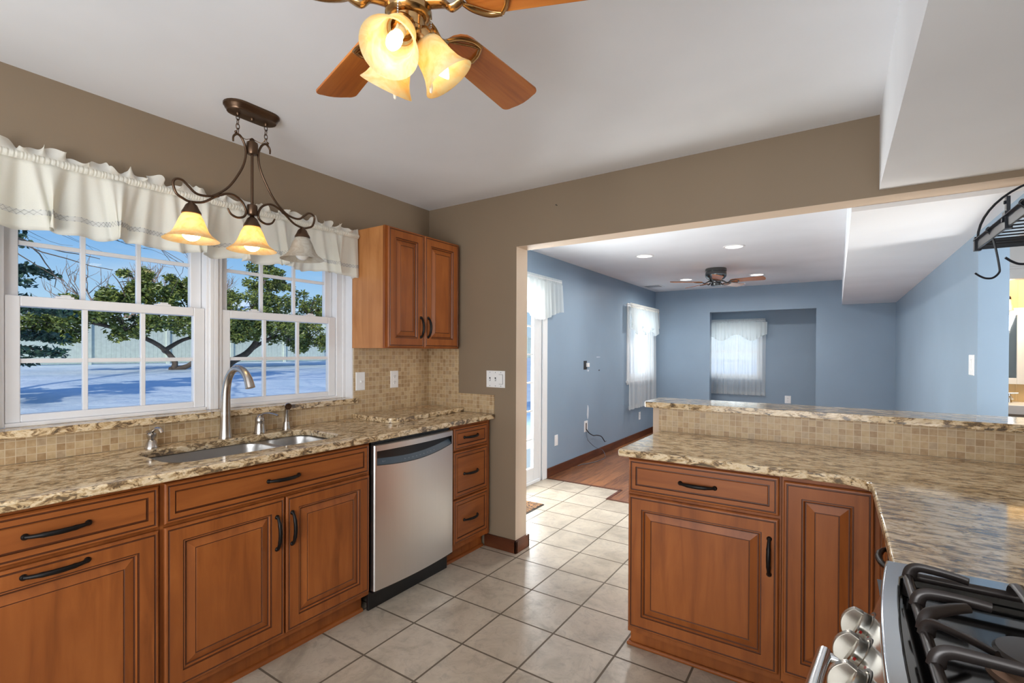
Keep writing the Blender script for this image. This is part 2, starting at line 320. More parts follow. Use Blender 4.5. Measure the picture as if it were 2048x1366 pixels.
# ------------------------------------------------------------------ mesh helpers
class MB:
    def __init__(s): s.v = []; s.f = []; s.mi = []
    def add(s, vs, fs, mi=0):
        o = len(s.v); s.v += [tuple(p) for p in vs]
        for f in fs: s.f.append(tuple(i+o for i in f)); s.mi.append(mi)
        return s
    def box(s, x0, x1, y0, y1, z0, z1, mi=0):
        vs = [(x, y, z) for x in (x0, x1) for y in (y0, y1) for z in (z0, z1)]
        return s.add(vs, [(0, 1, 3, 2), (4, 6, 7, 5), (0, 4, 5, 1), (2, 3, 7, 6), (0, 2, 6, 4), (1, 5, 7, 3)], mi)
    def obox(s, O, U, V, N, w, h, d, mi=0):
        O, U, V, N = map(Vector, (O, U, V, N))
        vs = [O+U*a+V*b+N*c for a in (0, w) for b in (0, h) for c in (0, d)]
        return s.add(vs, [(0, 1, 3, 2), (4, 6, 7, 5), (0, 4, 5, 1), (2, 3, 7, 6), (0, 2, 6, 4), (1, 5, 7, 3)], mi)
    def tube(s, pts, r, n=8, caps=True, closed=False, mi=0, flat=1.0, ref=None):
        P = [Vector(p) for p in pts]; m = len(P)
        rr = r if isinstance(r, (list, tuple)) else [r]*m
        vs = []; up = Vector(ref) if ref else None
        for i, p in enumerate(P):
            if closed: t = P[(i+1) % m]-P[i-1]
            else: t = P[min(i+1, m-1)]-P[max(i-1, 0)]
            t.normalize()
            if up is None: up = Vector((0, 0, 1)) if abs(t.z) < 0.9 else Vector((1, 0, 0))
            a = t.cross(up)
            if a.length < 1e-5: a = t.orthogonal()
            a.normalize(); b = a.cross(t); b.normalize()
            if not ref: up = b
            for k in range(n):
                q = 2*PI*k/n
                vs.append(p+(a*math.cos(q)+b*math.sin(q)*flat)*rr[i])
        fs = []
        for i in range(m if closed else m-1):
            j = (i+1) % m
            for k in range(n):
                fs.append((i*n+k, i*n+(k+1) % n, j*n+(k+1) % n, j*n+k))
        if caps and not closed:
            fs.append(tuple(range(n-1, -1, -1))); fs.append(tuple((m-1)*n+k for k in range(n)))
        return s.add(vs, fs, mi)
    def lathe(s, prof, c=(0, 0, 0), axis=(0, 0, 1), n=24, mi=0, cap0=False, cap1=False):
        c = Vector(c); ax = Vector(axis).normalized(); a = ax.orthogonal().normalized(); b = ax.cross(a)
        vs = []
        for r, z in prof:
            for k in range(n):
                q = 2*PI*k/n; vs.append(c+ax*z+(a*math.cos(q)+b*math.sin(q))*r)
        fs = []
        for i in range(len(prof)-1):
            for k in range(n):
                fs.append((i*n+k, i*n+(k+1) % n, (i+1)*n+(k+1) % n, (i+1)*n+k))
        if cap0: fs.append(tuple(range(n-1, -1, -1)))
        if cap1: fs.append(tuple((len(prof)-1)*n+k for k in range(n)))
        return s.add(vs, fs, mi)
    def ball(s, c, r, n=12, sc=(1, 1, 1), mi=0):
        c = Vector(c); vs = [c+Vector((0, 0, r*sc[2]))]; h = n//2
        for i in range(1, h):
            a = PI*i/h
            for k in range(n):
                q = 2*PI*k/n; vs.append(c+Vector((r*sc[0]*math.sin(a)*math.cos(q), r*sc[1]*math.sin(a)*math.sin(q), r*sc[2]*math.cos(a))))
        vs.append(c-Vector((0, 0, r*sc[2]))); fs = []
        for k in range(n): fs.append((0, 1+k, 1+(k+1) % n))
        for i in range(h-2):
            for k in range(n):
                fs.append((1+i*n+k, 1+(i+1)*n+k, 1+(i+1)*n+(k+1) % n, 1+i*n+(k+1) % n))
        L = len(vs)-1
        for k in range(n): fs.append((L, 1+(h-2)*n+(k+1) % n, 1+(h-2)*n+k))
        return s.add(vs, fs, mi)
    def panel(s, O, U, V, N, w, h, rings, capmi=0):
        """nested rectangles: rings of (inset, depth, material of the strip leading to it)"""
        O, U, V, N = map(Vector, (O, U, V, N)); prev = None; base = len(s.v)
        for k, (ins, d, mi) in enumerate(rings):
            q = [O+U*a+V*b+N*d for a, b in ((ins, ins), (w-ins, ins), (w-ins, h-ins), (ins, h-ins))]
            i0 = len(s.v); s.v += [tuple(p) for p in q]
            if prev is not None:
                for j in range(4):
                    s.f.append((prev+j, prev+(j+1) % 4, i0+(j+1) % 4, i0+j)); s.mi.append(mi)
            prev = i0
        s.f.append((prev, prev+1, prev+2, prev+3)); s.mi.append(capmi)
        s.f.append((base+3, base+2, base+1, base)); s.mi.append(0)
        return s
    def grid(s, fn, nu, nv, mi=0):
        vs = [fn(i/nu, j/nv) for i in range(nu+1) for j in range(nv+1)]
        fs = [(i*(nv+1)+j, (i+1)*(nv+1)+j, (i+1)*(nv+1)+j+1, i*(nv+1)+j+1) for i in range(nu) for j in range(nv)]
        return s.add(vs, fs, mi)
    def slab(s, outer, holes, z0, z1, mi=0):
        bm = bmesh.new(); edges = []; loops = []
        for lp in [outer]+holes:
            vs = [bm.verts.new((x, y, z1)) for x, y in lp]; loops.append(vs)
            for i in range(len(vs)): edges.append(bm.edges.new((vs[i], vs[(i+1) % len(vs)])))
        bmesh.ops.triangle_fill(bm, use_beauty=True, use_dissolve=False, edges=edges)
        bm.verts.index_update()
        vs = [v.co.copy() for v in bm.verts]; n = len(vs); fs = []
        for f in bm.faces:
            idx = [v.index for v in f.verts]
            if f.normal.z < 0: idx.reverse()
            fs.append(tuple(idx)); fs.append(tuple(i+n for i in reversed(idx)))
        allv = vs+[Vector((v.x, v.y, z0)) for v in vs]
        for k, lp in enumerate(loops):
            ids = [v.index for v in lp]; area = sum(lp[i].co.x*lp[(i+1) % len(lp)].co.y-lp[(i+1) % len(lp)].co.x*lp[i].co.y for i in range(len(lp)))
            ccw = area > 0
            if k: ccw = not ccw
            for i in range(len(ids)):
                a, b = ids[i], ids[(i+1) % len(ids)]
                fs.append((a, a+n, b+n, b) if ccw else (b, b+n, a+n, a))
        bm.free()
        return s.add(allv, fs, mi)
    def build(s, name, mats, parent=None, smooth=None, bevel=None, origin=None, solid=None):
        """one mesh object; its origin is the base of the thing it belongs to"""
        if not isinstance(mats, (list, tuple)): mats = [mats]
        top = parent
        while top is not None and top.parent is not None: top = top.parent
        if top is not None: org = Vector(top.location)
        elif origin == 'world': org = Vector((0, 0, 0))
        elif origin is not None: org = Vector(origin)
        else:
            xs = [p[0] for p in s.v]; ys = [p[1] for p in s.v]; zs = [p[2] for p in s.v]
            org = Vector(((min(xs)+max(xs))/2, (min(ys)+max(ys))/2, min(zs)))
        me = bpy.data.meshes.new(name); me.from_pydata([tuple(Vector(p)-org) for p in s.v], [], s.f)
        for m in mats: me.materials.append(M[m] if isinstance(m, str) else m)
        me.polygons.foreach_set('material_index', s.mi); me.update()
        if smooth is not None:
            me.shade_smooth(); me.set_sharp_from_angle(angle=R(smooth))
        o = bpy.data.objects.new(name, me); C.objects.link(o)
        if parent is not None: o.parent = parent
        else: o.location = org
        if bevel:
            b = o.modifiers.new('bevel', 'BEVEL'); b.width = bevel; b.segments = 3; b.limit_method = 'ANGLE'; b.angle_limit = R(40)
        if solid:
            b = o.modifiers.new('solid', 'SOLIDIFY'); b.thickness = solid; b.offset = 0
        return o
def tag(o, label, cat, group=None, kind=None):
    o['label'] = label; o['category'] = cat
    if group: o['group'] = group
    if kind: o['kind'] = kind
    return o
def thing(name, loc, label, cat, group=None):
    o = bpy.data.objects.new(name, None); C.objects.link(o); o.location = loc; o.empty_display_size = 0.1
    return tag(o, label, cat, group)
def struct(mb, name, mats, parent=None, **k):
    o = mb.build(name, mats, parent, origin='world', **k)
    if parent is None: o['kind'] = 'structure'
    return o
def copy_tree(o, parent=None):
    c = o.copy(); C.objects.link(c)
    if parent is not None: c.parent = parent
    for ch in list(o.children): copy_tree(ch, c)
    return c
def dup(o, delta, label=None):
    c = copy_tree(o); c.location = Vector(o.location)+Vector(delta)
    if label: c['label'] = label
    return c
def rrect(x0, x1, y0, y1, r, n=5):
    if not isinstance(r, (list, tuple)): r = [r]*4
    out = []
    for (cx, cy, a0), q in zip(((x1, y1, 0), (x0, y1, 90), (x0, y0, 180), (x1, y0, 270)), r):
        sx = -1 if cx == x1 else 1; sy = -1 if cy == y1 else 1
        if q < 1e-4: out.append((cx, cy)); continue
        for k in range(n+1):
            a = R(a0+90*k/n); out.append((cx+sx*q+q*math.cos(a), cy+sy*q+q*math.sin(a)))
    return out
def wall(mb, ax, a0, a1, u0, u1, z0, z1, holes=(), mi=0):
    """box wall with rectangular openings (u0,u1,z0,z1); ax is the thin axis"""
    us = sorted({u0, u1, *[h[0] for h in holes], *[h[1] for h in holes]}); zs = sorted({z0, z1, *[h[2] for h in holes], *[h[3] for h in holes]})
    us = [u for u in us if u0 <= u <= u1]; zs = [z for z in zs if z0 <= z <= z1]
    for i in range(len(us)-1):
        for j in range(len(zs)-1):
            cu, cz = (us[i]+us[i+1])/2, (zs[j]+zs[j+1])/2
            if any(h[0] < cu < h[1] and h[2] < cz < h[3] for h in holes): continue
            if ax == 'x': mb.box(a0, a1, us[i], us[i+1], zs[j], zs[j+1], mi)
            else: mb.box(us[i], us[i+1], a0, a1, zs[j], zs[j+1], mi)
    return mb
def catmull(P, k=6):
    P = [Vector(p) for p in P]; out = []
    for i in range(len(P)-1):
        a, b, c, d = P[max(i-1, 0)], P[i], P[i+1], P[min(i+2, len(P)-1)]
        for j in range(k):
            t = j/k; out.append(0.5*((2*b)+(c-a)*t+(2*a-5*b+4*c-d)*t*t+(3*b-a-3*c+d)*t**3))
    out.append(P[-1]); return out
exec_parts = True

# ------------------------------------------------------------------ setting: shell
XW = -0.17
def shell():
    struct(MB().box(-0.17, 5.2, -4.9, 1.456, -0.1, 0).box(-0.17, 0.818, 1.456, 1.784, -0.1, 0), 'floor', 'floor')
    struct(MB().box(0.818, 5.2, 1.456, 1.784, -0.1, 0.002).box(-0.17, 5.2, 1.784, 6.4, -0.1, 0.002), 'floor', 'plank')
    mb = MB().box(0.818, 0.845, 1.456, 1.800, 0.002, 0.006).box(0.0, 0.845, 1.775, 1.803, 0.002, 0.006).box(0.818, 2.0, 1.446, 1.470, 0.002, 0.006)
    struct(mb, 'trim_1', 'base', bevel=0.002)
    # window wall, kitchen side and family-room side
    struct(wall(MB(), 'x', XW, 0, -4.9, 0.066, 0, 2.45, [(-2.30, -0.69, 1.012, 2.04)]), 'wall_left', 'taupe')
    struct(wall(MB(), 'x', XW, 0, 0.066, 6.3, 0, 2.45, [(0.16, 1.86, 0, 2.04), (4.22, 5.28, 0.92, 2.0)]).box(-0.03, 0, 1.70, 1.86, 0, 2.04).box(-0.03, 0, 0.16, 0.25, 0, 2.04), 'wall_left', 'blue')
    # dividing wall with the wide opening: kitchen skin, family-room skin, lighter reveal
    xo, th, zh = 0.7885, 0.132, 2.038
    mb = MB().box(0, xo, 0, 0.01, 0, 2.4).box(xo, 3.36, 0, 0.01, zh, 2.4).box(3.36, 5.2, 0, 0.01, 0, 2.4)
    mb.box(0, xo, th-0.01, th, 0, 2.4, 1).box(xo, 3.36, th-0.01, th, zh, 2.4, 1).box(3.36, 5.2, th-0.01, th, 0, 2.4, 1)
    mb.box(0, xo, 0.01, th-0.01, 0, 2.4, 2).box(xo, 3.36, 0.01, th-0.01, zh, 2.4, 2).box(3.36, 5.2, 0.01, th-0.01, 0, 2.4, 2)
    struct(mb, 'wall_divider', ['taupe', 'blue', 'reveal'])
    mb = MB().box(xo, xo+0.0015, -0.001, th+0.001, 0, zh).box(xo, 3.36, -0.001, th+0.001, zh-0.0015, zh)
    struct(mb, 'trim_2', 'reveal')
    # low wall that carries the bar
    struct(MB().box(1.722, 3.36, -0.047, 0.115, 0, 1.041), 'wall_half', 'reveal')
    # ceilings and the boxed soffits
    struct(MB().box(-0.17, 5.2, -4.9, th, 2.4, 2.55), 'ceiling', 'ceiling')
    struct(MB().box(-0.17, 5.2, th, 6.4, 2.36, 2.55), 'ceiling', 'ceiling')
    struct(MB().box(2.713, 5.2, -4.9, 0, 2.066, 2.42), 'ceiling_soffit_kitchen', 'ceiling')
    struct(MB().box(2.615, 3.3, th, 5.5, 2.015, 2.38), 'ceiling_soffit_family', 'ceiling')
    # far wall with the alcove opening, alcove, right-hand walls, hall
    struct(wall(MB(), 'y', 5.5, 5.62, 0, 3.33, 0, 2.38, [(0.875, 2.312, 0, 1.98)]), 'wall_far', 'blue')
    struct(wall(MB(), 'y', 6.1, 6.25, 0, 3.33, 0, 2.38, [(0.42, 1.56, 0.90, 1.80)]).box(2.75, 2.85, 5.62, 6.1, 0, 2.38), 'wall_alcove', 'blue')
    struct(MB().box(3.21, 3.335, 0.975, 5.62, 0, 2.38).box(3.21, 3.335, 0.132, 0.975, 1.95, 2.38), 'wall_right', 'blue')
    struct(MB().box(5.1, 5.2, -4.9, 6.3, 0, 2.45), 'wall_outer_right', 'cream')
    struct(wall(MB(), 'y', 3.6, 3.7, 3.33, 5.1, 0, 2.38, [(3.62, 4.42, 0, 2.03)]), 'wall_hall', 'white')
    struct(wall(MB(), 'y', 3.7, 3.705, 3.33, 5.1, 0, 2.38, [(3.62, 4.42, 0, 2.03)]), 'wall_hall', 'cream')
    struct(MB().box(3.33, 5.1, 4.5, 4.6, 0, 2.38), 'wall_bathroom', 'cream')
    mb = MB()
    for k in range(12): mb.box(3.5+0.125*k, 3.512+0.125*k, 4.494, 4.5, 0.3, 2.36)
    struct(mb, 'trim_3', 'cream', bevel=0.002)
    mb = MB()
    for a, b in ((3.54, 3.62), (4.42, 4.5)): mb.box(a, b, 3.585, 3.6, 0, 2.03)
    mb.box(3.54, 4.5, 3.585, 3.6, 2.03, 2.12); mb.box(3.52, 4.52, 3.575, 3.6, 2.12, 2.14)
    struct(mb, 'door_casing_bathroom', 'white', bevel=0.003)
    struct(MB().box(-0.17, 5.2, -5.0, -4.9, 0, 2.45), 'wall_back', 'taupe')
    struct(MB().box(3.36, 3.46, -4.9, 0, 0, 2.1), 'wall_kitchen_right', 'taupe')
    # baseboards
    def bb(mb, ax, p, q, u0, u1, z=0.0, h=0.085):
        if ax == 'x': mb.box(p, q, u0, u1, z, z+h)
        else: mb.box(u0, u1, p, q, z, z+h)
        return mb
    mb = MB(); bb(mb, 'x', 0.0, 0.014, 1.795, 4.1, 0.002, 0.095); bb(mb, 'x', 0.0, 0.014, 4.1, 5.5, 0.002, 0.095)
    struct(mb, 'baseboard_left', 'base', bevel=0.004)
    mb = MB(); bb(mb, 'y', -0.018, 0, 0.54, xo+0.018); bb(mb, 'x', xo, xo+0.018, -0.018, th+0.018); bb(mb, 'y', th, th+0.018, 0.02, xo+0.018)
    struct(mb, 'baseboard_divider', 'base', bevel=0.004)
    mb = MB(); bb(mb, 'y', 5.486, 5.5, 0, 0.875, 0.002); bb(mb, 'y', 5.486, 5.5, 2.312, 3.21, 0.002); bb(mb, 'y', 6.086, 6.1, 0, 2.75, 0.002)
    struct(mb, 'baseboard_far', 'base', bevel=0.004)
    mb = MB(); bb(mb, 'x', 3.196, 3.21, 0.975, 5.5, 0.002); bb(mb, 'y', 0.961, 0.975, 3.196, 3.35, 0.002)
    struct(mb, 'baseboard_right', 'base', bevel=0.004)
shell()

# ------------------------------------------------------------------ windows and the patio door
def sash(root, name, y0, y1, z0, z1, x0, x1, sl, sr, rb, rt, vs, hs, mw=0.018):
    mb = MB()
    mb.box(x0, x1, y0, y0+sl, z0, z1); mb.box(x0, x1, y1-sr, y1, z0, z1)
    mb.box(x0, x1, y0+sl, y1-sr, z0, z0+rb); mb.box(x0, x1, y0+sl, y1-sr, z1-rt, z1)
    o = struct(mb, name, 'vinyl', root, bevel=0.004)
    xm = (x0+x1)/2
    struct(MB().box(xm-0.003, xm+0.003, y0+sl-0.004, y1-sr+0.004, z0+rb-0.004, z1-rt+0.004), 'pane', 'glass', o)
    mb = MB()
    for v in vs: mb.box(xm-0.009, xm+0.009, v-mw/2, v+mw/2, z0+rb, z1-rt)
    for h in hs: mb.box(xm-0.008, xm+0.008, y0+sl, y1-sr, h-mw/2, h+mw/2)
    struct(mb, 'muntin_grid', 'vinyl', o, bevel=0.002)
    return o
def kitchen_windows():
    for idx, (f0, f1, s0, s1, lv, uv) in enumerate(((-2.29, -1.492, -2.236, -1.527, (-1.993, -1.786), (-1.99, -1.79)), (-1.492, -0.70, -1.447, -0.760, (-1.215, -1.014), (-1.212, -1.015)))):
        mb = MB()
        mb.box(-0.168, -0.075, f0, s0-0.002, 1.042, 2.03).box(-0.168, -0.075, s1+0.002, f1, 1.042, 2.03)
        mb.box(-0.168, -0.083, s0-0.002, s1+0.002, 1.99, 2.03).box(-0.168, -0.07, s0-0.002, s1+0.002, 1.042, 1.058)
        # the grooves the sashes slide in
        mb.box(-0.075, -0.062, f0, f0+0.02, 1.042, 2.03).box(-0.075, -0.062, f1-0.02, f1, 1.042, 2.03)
        r = struct(mb, 'window_%d' % (idx+1), 'vinyl', bevel=0.003)
        sash(r, 'sash', s0, s1, 1.058, 1.553, -0.116, -0.084, 0.044, 0.05, 0.030, 0.041, lv, (1.298,))
        sash(r, 'sash', s0, s1, 1.512, 1.99, -0.154, -0.122, 0.046, 0.05, 0.043, 0.03, uv, (1.766,))
        mb = MB()
        for k in (0.25, 0.75):
            y = s0+(s1-s0)*k; mb.box(-0.12, -0.088, y-0.03, y+0.03, 1.553, 1.561).box(-0.104, -0.092, y-0.012, y+0.02, 1.561, 1.568)
        struct(mb, 'sash_lock', 'vinyl', r, bevel=0.002)
    mb = MB().box(-0.168, 0.0005, -2.30, -2.29, 1.042, 2.04).box(-0.168, 0.0005, -0.70, -0.69, 1.042, 2.04).box(-0.168, 0.0005, -2.30, -0.69, 2.03, 2.04)
    struct(mb, 'trim_4', 'vinyl')
kitchen_windows()
def family_openings():
    mb = MB()
    mb.box(-0.16, -0.04, 4.22, 4.27, 0.92, 2.0).box(-0.16, -0.04, 5.23, 5.28, 0.92, 2.0).box(-0.16, -0.04, 4.27, 5.23, 0.92, 0.96).box(-0.16, -0.04, 4.27, 5.23, 1.95, 2.0)
    mb.box(0, 0.014, 4.15, 4.23, 0.86, 2.06).box(0, 0.014, 5.27, 5.35, 0.86, 2.06).box(0, 0.014, 4.23, 5.27, 1.99, 2.06).box(-0.04, 0.03, 4.13, 5.37, 0.89, 0.92)
    r = struct(mb, 'window_3', 'white', bevel=0.003)
    sash(r, 'sash', 4.27, 5.23, 0.96, 1.47, -0.09, -0.06, 0.045, 0.045, 0.05, 0.04, (4.59, 4.91), (1.21,))
    sash(r, 'sash', 4.27, 5.23, 1.43, 1.95, -0.13, -0.10, 0.045, 0.045, 0.04, 0.045, (4.59, 4.91), (1.69,))
    # alcove window, built facing -y
    mb = MB()
    mb.box(0.42, 0.47, 6.14, 6.24, 0.90, 1.80).box(1.51, 1.56, 6.14, 6.24, 0.90, 1.80).box(0.47, 1.51, 6.14, 6.24, 0.90, 0.94).box(0.47, 1.51, 6.14, 6.24, 1.75, 1.80)
    r = struct(mb, 'window_4', 'white', bevel=0.003)
    for nm, z0, z1, y0, y1, zh in (('sash', 0.94, 1.38, 6.16, 6.19, 1.16), ('sash', 1.34, 1.75, 6.20, 6.23, 1.56)):
        m2 = MB().box(0.47, 0.51, y0, y1, z0, z1).box(1.47, 1.51, y0, y1, z0, z1).box(0.51, 1.47, y0, y1, z0, z0+0.04).box(0.51, 1.47, y0, y1, z1-0.04, z1)
        s = struct(m2, nm, 'vinyl', r, bevel=0.003)
        struct(MB().box(0.505, 1.475, y0+0.012, y0+0.018, z0+0.035, z1-0.035), 'pane', 'glass', s)
        m2 = MB().box(0.51, 1.47, y0+0.007, y0+0.023, zh-0.008, zh+0.008)
        for x in (0.83, 1.15): m2.box(x-0.008, x+0.008, y0+0.006, y0+0.024, z0+0.04, z1-0.04)
        struct(m2, 'muntin_grid', 'vinyl', s)
    # patio door
    mb = MB()
    mb.box(-0.075, -0.005, 0.25, 0.30, 0, 2.04).box(-0.045, -0.005, 1.65, 1.71, 0, 2.04).box(-0.075, -0.005, 0.30, 1.65, 1.99, 2.04).box(-0.16, 0.01, 0.30, 1.65, 0, 0.03)
    mb.box(0, 0.016, 1.695, 1.785, 0, 2.1).box(0, 0.016, 0.16, 0.255, 0, 2.1).box(0, 0.016, 0.255, 1.695, 2.03, 2.1)
    r = struct(mb, 'door_1', 'white', bevel=0.004)
    for y0, y1, x0 in ((0.30, 0.99, -0.078), (0.955, 1.65, -0.040)):
        m2 = MB().box(x0, x0+0.035, y0, y0+0.09, 0.03, 1.99).box(x0, x0+0.035, y1-0.11, y1, 0.03, 1.99).box(x0, x0+0.035, y0+0.09, y1-0.11, 0.03, 0.16).box(x0, x0+0.035, y0+0.09, y1-0.11, 1.89, 1.99)
        s = struct(m2, 'door_panel', 'white', r, bevel=0.005)
        struct(MB().box(x0+0.014, x0+0.02, y0+0.085, y1-0.105, 0.155, 1.895), 'pane', 'glass', s)
        m2 = MB()
        for k in (1, 2): y = y0+0.09+(y1-y0-0.2)*k/3; m2.box(x0+0.008, x0+0.026, y-0.008, y+0.008, 0.16, 1.89)
        for k in range(1, 6): z = 0.16+1.73*k/6; m2.box(x0+0.009, x0+0.025, y0+0.09, y1-0.11, z-0.008, z+0.008)
        struct(m2, 'muntin_grid', 'white', s)
family_openings()

# ------------------------------------------------------------------ cabinets
DOOR = [(0, 0, 0), (0, 0.015, 0), (0.004, 0.0195, 0), (0.009, 0.02, 0), (0.0105, 0.0182, 1), (0.0135, 0.0182, 1), (0.015, 0.02, 1),
        (0.057, 0.02, 0), (0.0585, 0.0165, 1), (0.0615, 0.0165, 1), (0.064, 0.018, 0), (0.067, 0.012, 0), (0.069, 0.0095, 1), (0.072, 0.0095, 1),
        (0.098, 0.0185, 0), (0.0995, 0.0172, 1), (0.1015, 0.0172, 1), (0.103, 0.0185, 0)]
DRAWER = [(0, 0, 0), (0, 0.015, 0), (0.004, 0.0195, 0), (0.009, 0.02, 0), (0.0105, 0.0182, 1), (0.0135, 0.0182, 1), (0.015, 0.02, 1),
          (0.031, 0.02, 0), (0.0325, 0.0145, 1), (0.0365, 0.0145, 1), (0.0385, 0.0185, 0)]
def handle(parent, c, D, N, L=0.135):
    c, D, N = Vector(c), Vector(D), Vector(N); pts = []; rr = []
    for i in range(17):
        t = i/16; s = max(0.0, math.sin(PI*t))
        pts.append(c+D*(t-0.5)*L+N*(0.006+0.021*s**0.7))
        rr.append(0.0056+0.0028*s + (0.001 if i in (4, 12) else 0))
    mb = MB().tube(pts, rr, 8)
    for e in (-0.5, 0.5):
        q = c+D*e*L
        mb.lathe([(0.0095, 0), (0.0095, 0.003), (0.007, 0.006), (0.0055, 0.009)], q, N, 12, cap0=True, cap1=True)
    return mb.build('handle', 'iron', parent, smooth=50)
def front(parent, name, O, U, N, w, h, rings, mat):
    return MB().panel(O, U, (0, 0, 1), N, w, h, rings).build(name, [mat, 'glaze'], parent)
PX, NX, PY, NY, PZ = (1, 0, 0), (-1, 0, 0), (0, 1, 0), (0, -1, 0), (0, 0, 1)
FX = 0.58
def left_body(t, y0, y1, filler=0):
    mb = MB().box(FX-0.016, FX, y0, y1, 0.1, 0.882).box(0.02, FX-0.016, y0+0.001, y0+0.016, 0.1, 0.882).box(0.02, FX-0.016, y1-0.016, y1-0.001, 0.1, 0.882)
    mb.box(0.02, FX-0.016, y0+0.016, y1-0.016, 0.1, 0.118).box(0.02, 0.028, y0+0.016, y1-0.016, 0.118, 0.882)
    mb.build('body', 'wood', t)
    MB().box(0.50, 0.522, y0, y1, 0, 0.1).build('toe_kick', 'wood', t)
    mb = MB(); n = 5
    prof = [(0.522, 0)]+[(0.522+0.017*math.cos(R(90*k/n)), 0.017*math.sin(R(90*k/n))) for k in range(n+1)]
    vs = [(x, y, z) for y in (y0, y1) for x, z in prof]; k = len(prof)
    mb.add(vs, [(i, (i+1) % k, (i+1) % k+k, i+k) for i in range(k)]+[tuple(range(k-1, -1, -1)), tuple(range(k, 2*k))])
    mb.build('shoe_molding', 'woodh', t, smooth=40)
def left_run():
    t = thing('base_cabinet', (0.3, -2.27, 0), 'brown maple base cabinet whose drawer and door both have level pulls, left of the sink', 'cabinet')
    left_body(t, -2.57, -1.972)
    d = front(t, 'drawer_front', (FX, -2.561, 0.724), PY, PX, 0.582, 0.143, DRAWER, 'woodh'); handle(d, (0.60, -2.244, 0.797), PY, PX, 0.145)
    d = front(t, 'door', (FX, -2.561, 0.125), PY, PX, 0.582, 0.587, DOOR, 'wood'); handle(d, (0.60, -2.247, 0.680), PY, PX, 0.145)
    t = thing('sink_base_cabinet', (0.3, -1.51, 0), 'wide brown maple sink cabinet with a long false drawer above two doors', 'cabinet')
    left_body(t, -1.971, -1.048)
    d = front(t, 'drawer_front', (FX, -1.961, 0.727), PY, PX, 0.900, 0.144, DRAWER, 'woodh'); handle(d, (0.60, -1.518, 0.798), PY, PX)
    d = front(t, 'door', (FX, -1.961, 0.125), PY, PX, 0.447, 0.589, DOOR, 'wood'); handle(d, (0.60, -1.549, 0.571), PZ, PX)
    d = front(t, 'door', (FX, -1.506, 0.125), PY, PX, 0.447, 0.589, DOOR, 'wood'); handle(d, (0.60, -1.480, 0.573), PZ, PX)
    t = thing('drawer_cabinet', (0.3, -0.21, 0), 'narrow brown maple cabinet of three stacked drawers right of the dishwasher', 'cabinet')
    left_body(t, -0.414, -0.022)
    for z0, z1, zh in ((0.724, 0.862, 0.797), (0.424, 0.712, 0.566), (0.140, 0.412, 0.273)):
        d = front(t, 'drawer_front', (FX, -0.406, z0), PY, PX, 0.348, z1-z0, DRAWER, 'woodh'); handle(d, (0.60, -0.240, zh), PY, PX)
    MB().box(0.56, 0.584, -0.05, -0.022, 0.1, 0.882).build('filler_strip', 'wood', t)
left_run()
def uppers():
    t = thing('wall_cabinet', (0.16, -0.37, 1.36), 'brown maple wall cabinet with two doors hung in the corner beside the window', 'cabinet')
    MB().box(0.002, 0.287, -0.70, -0.03, 1.36, 2.10).build('body', 'woodlit', t, bevel=0.001)
    MB().box(0.287, 0.305, -0.701, -0.03, 1.36, 2.10).build('face_frame', 'wood', t)
    d = front(t, 'door', (0.305, -0.690, 1.366), PY, PX, 0.304, 0.728, DOOR, 'wood'); handle(d, (0.325, -0.417, 1.495), PZ, PX, 0.125)
    d = front(t, 'door', (0.305, -0.380, 1.366), PY, PX, 0.340, 0.728, DOOR, 'wood'); handle(d, (0.325, -0.350, 1.497), PZ, PX, 0.125)
    MB().box(0.27, 0.29, -0.03, -0.002, 1.36, 2.10).build('filler_strip', 'wood', t)
uppers()
